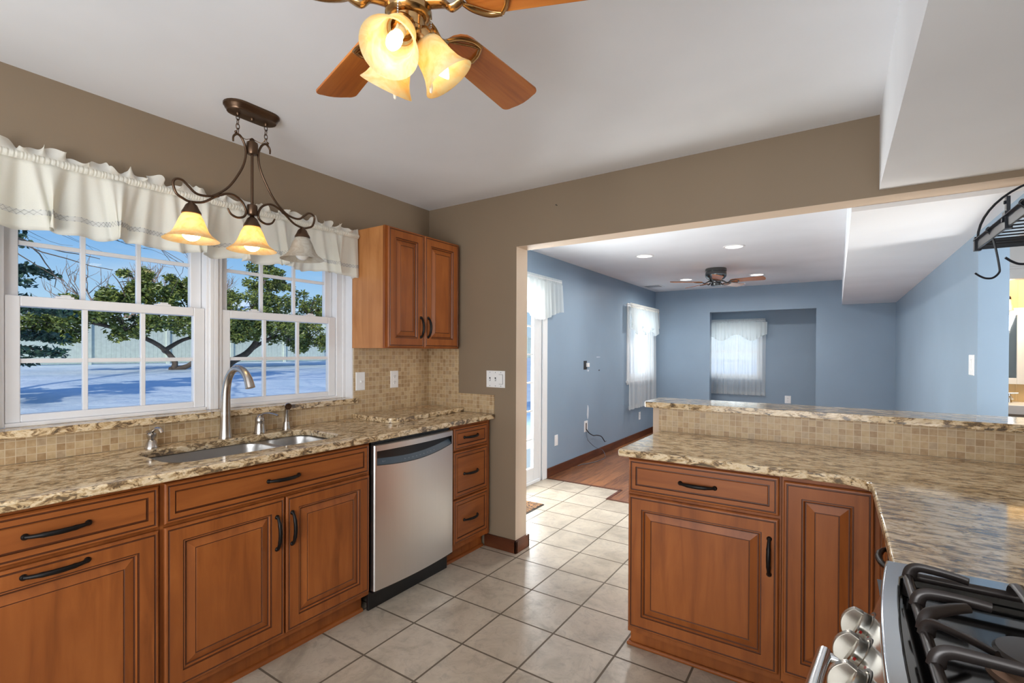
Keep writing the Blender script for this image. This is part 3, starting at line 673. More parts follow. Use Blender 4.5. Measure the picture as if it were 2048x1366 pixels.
def island():
    FY = -0.612
    t = thing('peninsula_cabinet', (2.09, -0.35, 0), 'brown maple peninsula cabinet with one drawer above one wide door, under the bar counter', 'cabinet')
    MB().box(1.793, 2.391, FY, -0.06, 0.1, 0.882).build('body', 'wood', t)
    d = front(t, 'drawer_front', (1.800, FY, 0.727), PX, NY, 0.584, 0.144, DRAWER, 'woodh'); handle(d, (2.090, -0.632, 0.797), PX, NY)
    d = front(t, 'door', (1.800, FY, 0.128), PX, NY, 0.584, 0.585, DOOR, 'wood'); handle(d, (2.353, -0.632, 0.569), PZ, NY)
    MB().box(1.782, 2.391, -0.545, -0.06, 0, 0.1).build('toe_kick', 'wood', t)
    MB().box(1.766, 2.391, -0.561, -0.545, 0, 0.019).box(1.766, 1.782, -0.545, -0.06, 0, 0.019).build('shoe_molding', 'woodh', t, bevel=0.008)
    t = thing('corner_cabinet', (2.7, -0.5, 0), 'brown maple corner cabinet with a tall narrow door where the counters turn towards the range', 'cabinet')
    MB().box(2.393, 3.34, FY, -0.06, 0.1, 0.882).box(2.705, 3.34, -0.93, FY, 0.1, 0.882).build('body', 'wood', t)
    front(t, 'door', (2.400, FY, 0.14), PX, NY, 0.272, 0.722, DOOR, 'wood')
    front(t, 'door', (2.705, -0.655, 0.14), NY, NX, 0.268, 0.722, DOOR, 'wood')
    MB().box(2.393, 3.34, -0.545, -0.06, 0, 0.1).box(2.775, 3.34, -0.93, -0.545, 0, 0.1).build('toe_kick', 'wood', t)
    MB().box(2.393, 2.76, -0.561, -0.545, 0, 0.019).build('shoe_molding', 'woodh', t, bevel=0.008)
    t = thing('base_cabinet', (3.0, -1.19, 0), 'brown maple drawer cabinet between the corner cabinet and the gas range', 'cabinet')
    MB().box(2.705, 3.34, -1.442, -0.932, 0.1, 0.882).build('body', 'wood', t)
    d = front(t, 'drawer_front', (2.705, -0.937, 0.727), NY, NX, 0.50, 0.144, DRAWER, 'woodh'); handle(d, (2.685, -1.085, 0.797), PY, NX, 0.16)
    d = front(t, 'door', (2.705, -0.937, 0.128), NY, NX, 0.50, 0.585, DOOR, 'wood')
    MB().box(2.775, 3.34, -1.442, -0.932, 0, 0.1).build('toe_kick', 'wood', t)
island()

# ------------------------------------------------------------------ counters, backsplashes, sill
def counters():
    hole = rrect(0.125, 0.500, -1.895, -1.128, [0.10, 0.07, 0.07, 0.10], 6)
    o = MB().slab([(0.006, -2.60), (0.623, -2.60), (0.623, -0.008), (0.006, -0.008)], [hole], 0.882, 0.914).build('countertop', 'graniteL', smooth=35, bevel=0.006)
    tag(o, 'speckled tan granite countertop under the window with the sink cut into it', 'countertop')
    out = [(1.759, -0.655)]
    cx, cy, r = 2.575, -0.74, 0.085
    out += [(cx+r*math.sin(R(a)), cy+r*math.cos(R(a))) for a in range(0, 91, 10)]
    out += [(2.66, -1.447), (3.345, -1.447), (3.345, -0.054), (1.759, -0.054)]
    o = MB().slab(out, [], 0.882, 0.914).build('countertop', 'graniteI', smooth=35, bevel=0.006)
    tag(o, 'L-shaped speckled tan granite countertop on the peninsula, running to the range', 'countertop')
    o = MB().slab(rrect(1.681, 3.355, -0.09, 0.215, [0, 0.03, 0.03, 0], 5), [], 1.0415, 1.0715).build('bar_top', 'graniteI', smooth=35, bevel=0.006)
    tag(o, 'raised narrow granite bar top over the tiled half wall', 'bar top')
    o = MB().slab(rrect(-0.075, 0.032, -2.40, -0.673, [0.01, 0, 0, 0.01], 3), [], 1.012, 1.042).build('window_sill', 'graniteL', smooth=35, bevel=0.004)
    tag(o, 'long granite window sill under the kitchen window', 'sill')
    p = [(0.03, -0.70), (0.02, -0.40), (0.35, -0.40), (0.345, -0.60)]
    o = MB().slab([(0.012, -0.70)]+[(0.012, -0.405), (0.385, -0.405)]+[(0.385-0.06+0.06*math.cos(R(a)), -0.66-0.06*math.sin(R(a))) for a in range(0, 91, 15)], [], 0.9145, 0.943).build('granite_slab', 'graniteL', smooth=35, bevel=0.005)
    tag(o, 'loose offcut slab of granite with a rounded corner lying on the counter, left one of two', 'slab')
    o = MB().slab([(0.012, -0.401), (0.012, -0.012), (0.352, -0.012), (0.372, -0.401)], [], 0.9145, 0.943).build('granite_slab', 'graniteL', smooth=35, bevel=0.004)
    tag(o, 'loose offcut slab of granite pushed into the corner on the counter, right one of two', 'slab')
    mb = wall(MB(), 'x', 0.0005, 0.006, -2.60, -0.0065, 0.9145, 1.36, [(-2.60, -0.69, 1.0115, 1.36)])
    tag(mb.build('backsplash', 'mosaic', origin='world'), 'tan mosaic tile backsplash on the window wall, behind the sink and under the wall cabinet', 'backsplash')
    mb = MB().box(0.0062, 0.297, -0.006, -0.0005, 0.9145, 1.36).box(0.297, 0.612, -0.006, -0.0005, 0.9145, 1.043)
    tag(mb.build('backsplash', 'mosaic', origin='world'), 'stepped tan mosaic tile backsplash on the wall below the triple light switch', 'backsplash')
    mb = MB().box(1.756, 3.35, -0.053, -0.0475, 0.9145, 1.041)
    tag(mb.build('backsplash', 'mosaic', origin='world'), 'long strip of tan mosaic tile on the half wall under the bar top', 'backsplash')
counters()

# ------------------------------------------------------------------ sink and taps
def bowl(mb, x0, x1, y0, y1, r, ztop, depth):
    n = 6; loops = []
    for ins, z, rr in ((-0.006, ztop, r+0.006), (0, ztop-0.003, r), (0.002, ztop-0.02, r), (0.008, ztop-depth+0.04, r), (0.02, ztop-depth+0.012, r*0.9), (0.045, ztop-depth, r*0.7)):
        loops.append([(x, y, z) for x, y in rrect(x0+ins, x1-ins, y0+ins, y1-ins, rr, n)])
    k = len(loops[0]); vs = [p for lp in loops for p in lp]; fs = []
    for i in range(len(loops)-1):
        for j in range(k): fs.append((i*k+j, (i+1)*k+j, (i+1)*k+(j+1) % k, i*k+(j+1) % k))
    fs.append(tuple((len(loops)-1)*k+j for j in range(k)))
    mb.add(vs, fs)
def sink():
    t = thing('kitchen_sink', (0.31, -1.51, 0.69), 'undermount stainless sink with one large and one small bowl below the window', 'sink')
    mb = MB(); bowl(mb, 0.130, 0.495, -1.890, -1.395, 0.075, 0.8805, 0.20); mb.build('bowl', 'sinksteel', t, smooth=50)
    mb = MB(); bowl(mb, 0.130, 0.495, -1.365, -1.134, 0.075, 0.8805, 0.17); mb.build('bowl', 'sinksteel', t, smooth=50)
    h1 = rrect(0.132, 0.493, -1.888, -1.397, 0.075, 6); h2 = rrect(0.132, 0.493, -1.363, -1.136, 0.075, 6)
    MB().slab(rrect(0.112, 0.513, -1.905, -1.118, 0.06, 5), [h1, h2], 0.8785, 0.8812).build('rim', 'sinksteel', t)
    for y, z in ((-1.64, 0.6805), (-1.25, 0.7105)):
        MB().lathe([(0.045, 0.001), (0.043, 0.004), (0.03, 0.002), (0.01, 0.0015)], (0.31, y, z), PZ, 20, cap1=True).build('drain', 'nickel', t, smooth=40)
sink()
def taps():
    bx, by = 0.079, -1.506
    t = thing('faucet', (bx, by, 0.914), 'tall brushed nickel gooseneck faucet behind the sink', 'faucet')
    MB().lathe([(0.030, 0), (0.030, 0.006), (0.0285, 0.010), (0.025, 0.05), (0.022, 0.11), (0.0225, 0.125), (0.021, 0.13)], (bx, by, 0.914), PZ, 28, cap0=True, cap1=True).build('base', 'nickel', t, smooth=40)
    P = [(0, 1.03), (0.001, 1.09), (0.006, 1.15), (0.022, 1.205), (0.055, 1.244), (0.100, 1.256), (0.142, 1.240), (0.172, 1.205), (0.188, 1.165)]
    pts = catmull([(bx+a*0.91, by+a*0.16, z) for a, z in P], 5); n = len(pts)
    MB().tube(pts, [0.0225-0.0055*min(1, i/(n*0.45))+0.005*max(0, (i-n*0.72)/(n*0.28)) for i in range(n)], 20).build('spout', 'nickel', t, smooth=50)
    lx, ly = 0.073, -1.332
    t = thing('lever_tap', (lx, ly, 0.914), 'squat brushed nickel lever tap right of the tall gooseneck spout', 'tap')
    MB().lathe([(0.029, 0), (0.029, 0.006), (0.0275, 0.010), (0.0235, 0.045), (0.0225, 0.058), (0.0235, 0.062), (0.0235, 0.068), (0.021, 0.080), (0.014, 0.092), (0.004, 0.097)], (lx, ly, 0.914), PZ, 24, cap0=True).build('base', 'nickel', t, smooth=40)
    pts = catmull([(lx-0.006, ly-0.004, 0.995), (lx+0.012, ly+0.004, 1.010), (lx+0.04, ly+0.018, 1.018), (lx+0.075, ly+0.035, 1.012), (lx+0.092, ly+0.043, 1.006)], 5)
    MB().tube(pts, [0.006+0.004*i/len(pts) for i in range(len(pts))], 12, flat=0.5).build('lever', 'nickel', t, smooth=60)
    sx, sy = 0.063, -1.179
    t = thing('side_sprayer', (sx, sy, 0.914), 'brushed nickel side sprayer standing right of the faucet lever', 'sprayer')
    MB().lathe([(0.022, 0), (0.022, 0.006), (0.020, 0.012), (0.0165, 0.04)], (sx, sy, 0.914), PZ, 20, cap0=True, cap1=True).build('holder', 'nickel', t, smooth=40)
    pts = [(sx, sy, 0.945), (sx+0.001, sy, 0.98), (sx+0.004, sy, 1.01), (sx+0.008, sy, 1.028), (sx+0.018, sy-0.004, 1.040), (sx+0.030, sy-0.008, 1.040)]
    MB().tube(catmull(pts, 4), [0.0135, 0.013, 0.0128, 0.0126, 0.0125, 0.0125, 0.0125, 0.0128, 0.013, 0.0132, 0.0136, 0.014, 0.0146, 0.0152, 0.0158, 0.0164, 0.017, 0.0175, 0.018, 0.018, 0.018], 18).build('wand', 'nickel', t, smooth=50)
    MB().lathe([(0.0165, 0), (0.0165, 0.002), (0.012, 0.003), (0.008, 0.001)], (sx+0.030, sy-0.008, 1.040), (0.95, -0.25, -0.1), 18, cap1=True).build('spray_face', 'bronze', t, smooth=40)
    dx, dy = 0.071, -1.812
    t = thing('soap_dispenser', (dx, dy, 0.914), 'short brushed nickel soap dispenser at the left end of the sink', 'soap dispenser')
    MB().lathe([(0.026, 0), (0.026, 0.004), (0.0245, 0.008), (0.018, 0.030), (0.014, 0.034), (0.014, 0.042), (0.019, 0.050), (0.0195, 0.062), (0.014, 0.068)], (dx, dy, 0.914), PZ, 22, cap0=True, cap1=True).build('base', 'nickel', t, smooth=40)
    pts = catmull([(dx-0.018, dy-0.006, 0.984), (dx, dy, 0.986), (dx+0.022, dy+0.006, 1.000), (dx+0.045, dy+0.013, 1.000), (dx+0.060, dy+0.018, 0.984)], 5)
    MB().tube(pts, [0.010-0.003*i/len(pts) for i in range(len(pts))], 12, flat=0.75).build('spout', 'nickel', t, smooth=60)
taps()

# ------------------------------------------------------------------ dishwasher
def dishwasher():
    y0, y1 = -1.034, -0.424; yc = (y0+y1)/2; hw = (y1-y0)/2
    t = thing('dishwasher', (0.3, yc, 0), 'stainless steel dishwasher with a dark control strip between sink cabinet and drawers', 'dishwasher')
    MB().box(0.03, 0.575, y0+0.004, y1-0.004, 0.10, 0.872).build('body', 'blackplastic', t)
    fx = lambda y: 0.606+0.020*(1-((y-yc)/hw)**2)
    zlo = lambda y: 0.772-0.030*math.cos((y-yc)/hw*PI/2*0.92)+0.012*((y-yc)/hw)
    zhi = 0.828; zt = 0.860; zb = 0.112
    e = 0.014
    ys = [y0, y0+0.004, y0+e]+[y0+e+(y1-y0-2*e)*k/28 for k in range(1, 28)]+[y1-e, y1-0.004, y1]
    mb = MB()
    def strip(za, zc, yy):
        vs = []; n = len(yy)
        for y in yy: vs += [(fx(y)-(0.006 if y in (y0, y1) else 0), y, za(y)), (fx(y)-(0.006 if y in (y0, y1) else 0), y, zc(y))]
        mb.add(vs, [(2*i, 2*i+2, 2*i+3, 2*i+1) for i in range(n-1)])
    yin = [y for y in ys if y0+e-1e-6 <= y <= y1-e+1e-6]
    strip(lambda y: zb, lambda y: zlo(y), ys[2:-2])
    strip(lambda y: zhi, lambda y: zt-0.004, ys[2:-2])
    strip(lambda y: zb, lambda y: zt-0.004, ys[:3]); strip(lambda y: zb, lambda y: zt-0.004, ys[-3:])
    def cap(z, zz, dx):
        vs = []
        for y in ys: vs += [(fx(y)-(0.006 if y in (y0, y1) else 0), y, z), (fx(y)-dx, y, zz)]
        mb.add(vs, [(2*i, 2*i+1, 2*i+3, 2*i+2) for i in range(len(ys)-1)])
        return vs
    cap(zt-0.004, zt, 0.006)
    vs = []
    for y in ys: vs += [(fx(y)-0.006, y, zt), (0.577, y, zt)]
    mb.add(vs, [(2*i, 2*i+1, 2*i+3, 2*i+2) for i in range(len(ys)-1)])
    cap(zb, zb, 0.03)
    for y in (y0, y1): mb.add([(fx(y)-0.006, y, zb), (fx(y)-0.006, y, zt), (0.577, y, zt), (0.577, y, zb)], [(0, 1, 2, 3)])
    mb.build('door', 'steel', t, smooth=30)
    # recessed control strip
    vs = []
    for y in yin: vs += [(fx(y)-0.0005, y, zlo(y)), (fx(y)-0.004, y, zlo(y)+0.004), (fx(y)-0.024, y, zlo(y)+0.030+0.1*(zhi-zlo(y)-0.04)), (fx(y)-0.026, y, zhi-0.002), (fx(y)-0.0005, y, zhi)]
    fs = []; mi = []
    mb = MB()
    for i in range(len(yin)-1):
        for k in range(4): fs.append((5*i+k, 5*i+5+k, 5*i+6+k, 5*i+1+k))
    mb.add(vs, fs); mb.mi = [(1 if j % 4 in (0, 2, 3) else 0) for j in range(len(fs))]
    ymin, ymax = yin[0], yin[-1]
    for y in (ymin, ymax):
        mb.add([(fx(y), y, zlo(y)), (fx(y)-0.026, y, zlo(y)), (fx(y)-0.026, y, zhi), (fx(y), y, zhi)], [(0, 1, 2, 3)], 1)
    p = mb.build('control_panel', ['panelplastic', 'blackplastic'], t, smooth=30)
    n = 9
    for k in range(n):
        y = yc-0.10+0.23*k/(n-1); mk = MB()
        for q, (a, w) in enumerate(((0.35, 0.011), (0.44, 0.007))):
            p0 = Vector((fx(y)-0.004, y, zlo(y)+0.004)); p1 = Vector((fx(y)-0.024, y, zlo(y)+0.030+0.1*(zhi-zlo(y)-0.04)))
            u = (p1-p0).normalized(); nn = u.cross(Vector((0, -1, 0))).normalized()
            if nn.x < 0: nn = -nn
            mk.obox(p0.lerp(p1, a)+Vector((0, -w/2, 0)), (0, 1, 0), u, nn, w, 0.0025, 0.0006)
        mk.build('button_marking', 'wire', p)
    y = y0+0.06; p0 = Vector((fx(y)-0.004, y, zlo(y)+0.004)); p1 = Vector((fx(y)-0.024, y, zlo(y)+0.034)); u = (p1-p0).normalized(); nn = u.cross(Vector((0, -1, 0))).normalized()
    if nn.x < 0: nn = -nn
    MB().lathe([(0.0045, 0), (0.0045, 0.0008)], p0.lerp(p1, 0.45), nn, 14, cap1=True).obox(p0.lerp(p1, 0.4)+Vector((0, 0.006, 0)), (0, 1, 0), u, nn, 0.024, 0.0028, 0.0006).build('emblem', 'wire', p)
    MB().box(0.545, 0.56, y0, y1, 0.0, 0.108).box(0.545, 0.60, y0, y1, 0.098, 0.108).build('kick_plate', 'blackplastic', t, bevel=0.003)
dishwasher()

# ------------------------------------------------------------------ gas range
def gas_range():
    y0, y1 = -2.365, -1.457; ym = (y0+y1)/2; hw = (y1-y0)/2
    bow = lambda y: max(0.0, 1-((y-ym)/hw)**2)
    xf = lambda y: 2.647-0.030*bow(y)
    t = thing('gas_range', (3.0, ym, 0), 'stainless gas range with black grates and silver knobs in the bottom right corner', 'range')
    MB().box(2.675, 3.33, y0, y1, 0.02, 0.896).build('body', 'blackplastic', t)
    MB().box(2.635, 2.674, y0+0.01, y1-0.01, 0.20, 0.785).build('oven_door', 'rangesteel', t, bevel=0.006)
    ys = [y1-(y1-y0)*k/24 for k in range(25)]
    outer = [(xf(y), y) for y in ys]+[(3.33, y0), (3.33, y1)]
    xi = lambda y: xf(y)+0.027
    hy0, hy1 = y0+0.062, y1-0.062
    hole = [(xi(y), y) for y in [hy1-0.02-(hy1-hy0-0.04)*k/20 for k in range(21)]]
    hole += [(xi(hy0)+0.006, hy0+0.006), (xi(hy0)+0.02, hy0), (3.27, hy0), (3.27, hy1), (xi(hy1)+0.02, hy1), (xi(hy1)+0.006, hy1-0.006)]
    MB().slab(outer, [hole], 0.897, 0.921).build('cooktop', 'topsteel', t, smooth=35, bevel=0.004)
    MB().box(2.63, 3.28, hy0-0.004, hy1+0.004, 0.8965, 0.899).build('burner_well', 'enamel', t)
    # sloped, bowed control panel
    mb = MB(); vs = []
    for y in ys: vs += [(xf(y)+0.006, y, 0.897), (xf(y)+0.001, y, 0.890), (2.642-0.078*bow(y)**0.8, y, 0.795), (2.66, y, 0.785)]
    mb.add(vs, [(4*i+k, 4*i+k+1, 4*i+5+k, 4*i+4+k) for i in range(len(ys)-1) for k in range(3)])
    mb.add([vs[0], vs[1], vs[2], vs[3]], [(0, 1, 2, 3)]); mb.add(vs[-4:], [(3, 2, 1, 0)])
    mb.build('control_panel', 'rangesteel', t, smooth=40)
    for y in (-1.615, -1.715, -1.815, -1.915, -2.015):
        a = Vector((xf(y)+0.001, y, 0.890)); b = Vector((2.642-0.078*bow(y)**0.8, y, 0.795))
        u = (a-b).normalized(); n = u.cross(Vector((0, 1, 0))).normalized()
        if n.x > 0: n = -n
        c = a.lerp(b, 0.52)
        k = MB().lathe([(0.028, 0), (0.028, 0.002), (0.0262, 0.003), (0.0262, 0.010), (0.0255, 0.016), (0.0235, 0.018)], c, n, 32, cap1=True).build('knob', 'knobsteel', t, smooth=35)
        v = Vector((0, 1, 0)); mb = MB(); m = 14; vs = []
        for e in (-1, 1):
            for q in range(m+1):
                f = -1+2*q/m
                for h, w in ((0.0165, 0.0080), (0.031+0.010*(1-f*f), 0.0056)):
                    vs.append(c+n*h+u*(f*0.0255)+v*(e*w))
        w = 2*(m+1); fs = []
        for q in range(m):
            fs.append((2*q, 2*q+1, 2*q+3, 2*q+2)); fs.append((w+2*q, w+2*q+2, w+2*q+3, w+2*q+1)); fs.append((2*q+1, w+2*q+1, w+2*q+3, 2*q+3))
        fs += [(0, w, w+1, 1), (2*m, 2*m+1, w+2*m+1, w+2*m)]
        mb.add(vs, fs); mb.build('grip', 'knobsteel', k, smooth=30, bevel=0.0012)
        MB().lathe([(0.034, 0.0002), (0.034, 0.0012), (0.030, 0.0014)], c, n, 28).build('bezel', 'blackplastic', k, smooth=35)
        MB().obox(c+n*0.0095+v*(-0.0264)-u*0.0025, u, n, v, 0.005, 0.004, 0.0006).build('red_mark', 'redmark', k)
    pts = [(2.56, y0+0.08, 0.735)]+[(2.545-0.028*math.sin(PI*k/14), y0+0.08+(y1-y0-0.16)*k/14, 0.735) for k in range(15)]
    mb = MB().tube(pts[1:], 0.014, 14)
    for y in (y0+0.09, y1-0.09): mb.tube([(2.545, y, 0.735), (2.637, y, 0.735)], 0.009, 10)
    mb.build('oven_handle', 'rangesteel', t, smooth=50)
    # burners
    def burner(x, y, r):
        o = MB().lathe([(r*1.25, 0.899), (r*1.2, 0.905), (r*1.0, 0.909), (r*0.95, 0.924), (r*0.7, 0.926)], (x, y, 0), PZ, 28).build('burner_base', 'burner', t, smooth=35)
        MB().lathe([(r*0.9, 0.925), (r*1.06, 0.927), (r*1.08, 0.931), (r*1.0, 0.9355), (0.4*r, 0.937), (0.001, 0.937)], (x, y, 0), PZ, 32).build('burner_cap', 'cast', o, smooth=35)
    burner(2.795, -1.765, 0.046); burner(3.09, -1.765, 0.038); burner(2.95, -2.12, 0.05)
    # grates
    def grate(ya, yb, bx):
        mb = MB(); yc = (ya+yb)/2; x0, x1 = 2.673, 3.25; zr = 0.929; zt = 0.953
        loop = [(x, y, zr) for x, y in rrect(x0, x1, ya, yb, 0.018, 4)]
        mb.tube(loop, 0.0078, 8, closed=True, ref=(0, 0, 1))
        for x, y in ((x0, ya+0.02), (x0, yb-0.02), (x1, ya+0.02), (x1, yb-0.02)): mb.tube([(x, y, 0.900), (x, y, zr)], [0.009, 0.007], 8)
        def finger(p, q, r=0.0064):
            p = Vector((p[0], p[1], zr)); q = Vector((q[0], q[1], zt)); d = (q-p); d.z = 0; L = d.length; d.normalize()
            pts = catmull([p, p+d*0.003+Vector((0, 0, 0.014)), p+d*0.012+Vector((0, 0, 0.022)), p+d*0.030+Vector((0, 0, zt-zr)), p+d*(L*0.7)+Vector((0, 0, zt-zr)), q-Vector((0, 0, 0.002))], 4)
            n = len(pts); mb.tube(pts, [r*(1.0-0.3*i/n) for i in range(n)], 8, flat=1.7)
        finger((x0, yb-0.13), (2.762, yb-0.13)); finger((x0, yc+0.006), (2.732, yc+0.070)); finger((x0, yc-0.010), (2.738, yc-0.066)); finger((x0, ya+0.125), (2.80, ya+0.125))
        finger((x0+0.002, yb-0.008), (2.752, yb-0.035))
        for x, e in ((2.815, 1), (3.09, 1)): finger((x, yb), (x, yb-0.115))
        for x in (2.795, 3.09): finger((x, ya), (x, ya+0.135))
        for y in (yb-0.13, yc, ya+0.125): finger((x1, y), (3.14, y))
        mb.tube([(2.945, ya, zr), (2.945, yb, zr)], 0.0075, 8)
        for e in (1, -1): finger((2.945, yc+e*0.01), (2.945+e*0.085, yc))
        return mb.build('grate', 'cast', t, smooth=55)
    grate(-1.985, -1.545, 2.795); grate(-2.29, -1.995, 2.95)
gas_range()

# ------------------------------------------------------------------ hanging pot rack
def pot_rack():
    x0, y0, z0 = 2.944, -0.523, 1.683; x1, y1 = 3.34, -1.25
    t = thing('pot_rack', ((x0+x1)/2, (y0+y1)/2, z0), 'black wire hanging pot rack at the right edge above the peninsula', 'pot rack')
    mb = MB()
    for x in (x0, x1): mb.box(x-0.003, x+0.003, y1, y0, z0, z0+0.032).box(x-0.012 if x == x0 else x-0.003, x+0.003 if x == x0 else x+0.012, y1, y0, z0+0.029, z0+0.032)
    for y in (y0, y1): mb.box(x0, x1, y-0.003, y+0.003, z0, z0+0.03)
    for x in (x0, x1):
        for y in (y0, y1): mb.box(x-0.009, x+0.009, y-0.009, y+0.009, z0-0.004, z0+0.042)
    mb.build('frame', 'rackblack', t, bevel=0.0015)
    mb = MB(); n = 15
    for k in range(1, n): y = y0+(y1-y0)*k/n; mb.tube([(x0, y, z0+0.006), (x1, y, z0+0.006)], 0.0022, 6)
    for k in (1, 2): x = x0+(x1-x0)*k/3; mb.tube([(x, y0, z0+0.003), (x, y1, z0+0.003)], 0.0028, 6)
    mb.build('wire_grid', 'rackblack', t)
    for y in (y0, y1):
        r = (x1-x0)/2; pts = [(x0+r-r*math.cos(PI*k/24), y, z0+0.035+0.178*math.sin(PI*k/24)) for k in range(25)]
        MB().tube(pts, 0.0036, 8, ref=(0, 1, 0)).build('arch', 'rackblack', t, smooth=60)
        MB().tube([((x0+x1)/2, y, z0+0.211), ((x0+x1)/2, y, 2.064)], 0.003, 6).lathe([(0.02, 0), (0.02, 0.004), (0.006, 0.008)], ((x0+x1)/2, y, 2.0655), (0, 0, -1), 14, cap0=True).build('hanger_rod', 'rackblack', t, smooth=40)
    for y in (-0.86,):
        mb = MB().box(x0-0.008, x0+0.008, y-0.014, y+0.014, z0-0.003, z0+0.045).box(x0-0.004, x0+0.004, y-0.010, y+0.010, z0+0.045, z0+0.085)
        mb.lathe([(0.006, 0), (0.006, 0.004)], (x0-0.008, y, z0+0.022), NX, 10, cap1=True).lathe([(0.005, 0), (0.005, 0.004)], (x0-0.004, y, z0+0.07), NX, 10, cap1=True)
        mb.build('clamp', 'rackblack', t, bevel=0.001)
    def hook(y, L, label):
        P = [(0.0, 0.006), (-0.006, 0.008), (-0.010, 0.0), (-0.002, -0.010), (0.006, -0.03), (0.012, -0.06), (0.020, -L+0.032), (0.019, -L+0.016), (0.006, -L+0.002), (-0.010, -L+0.001), (-0.024, -L+0.008), (-0.036, -L+0.018)]
        pts = catmull([(x0+a, y+a*0.25, z0+0.0295+b) for a, b in P], 5)
        o = MB().tube(pts, 0.0029, 8, ref=(0.2, -1, 0)).build('pot_hook', 'rackblack', smooth=60)
        tag(o, label, 'hook')
    hook(-0.690, 0.145, 'black S-hook hanging empty under the far left corner of the pot rack')
    hook(-1.010, 0.150, 'black S-hook hanging from the pot rack nearest the right picture edge')
pot_rack()

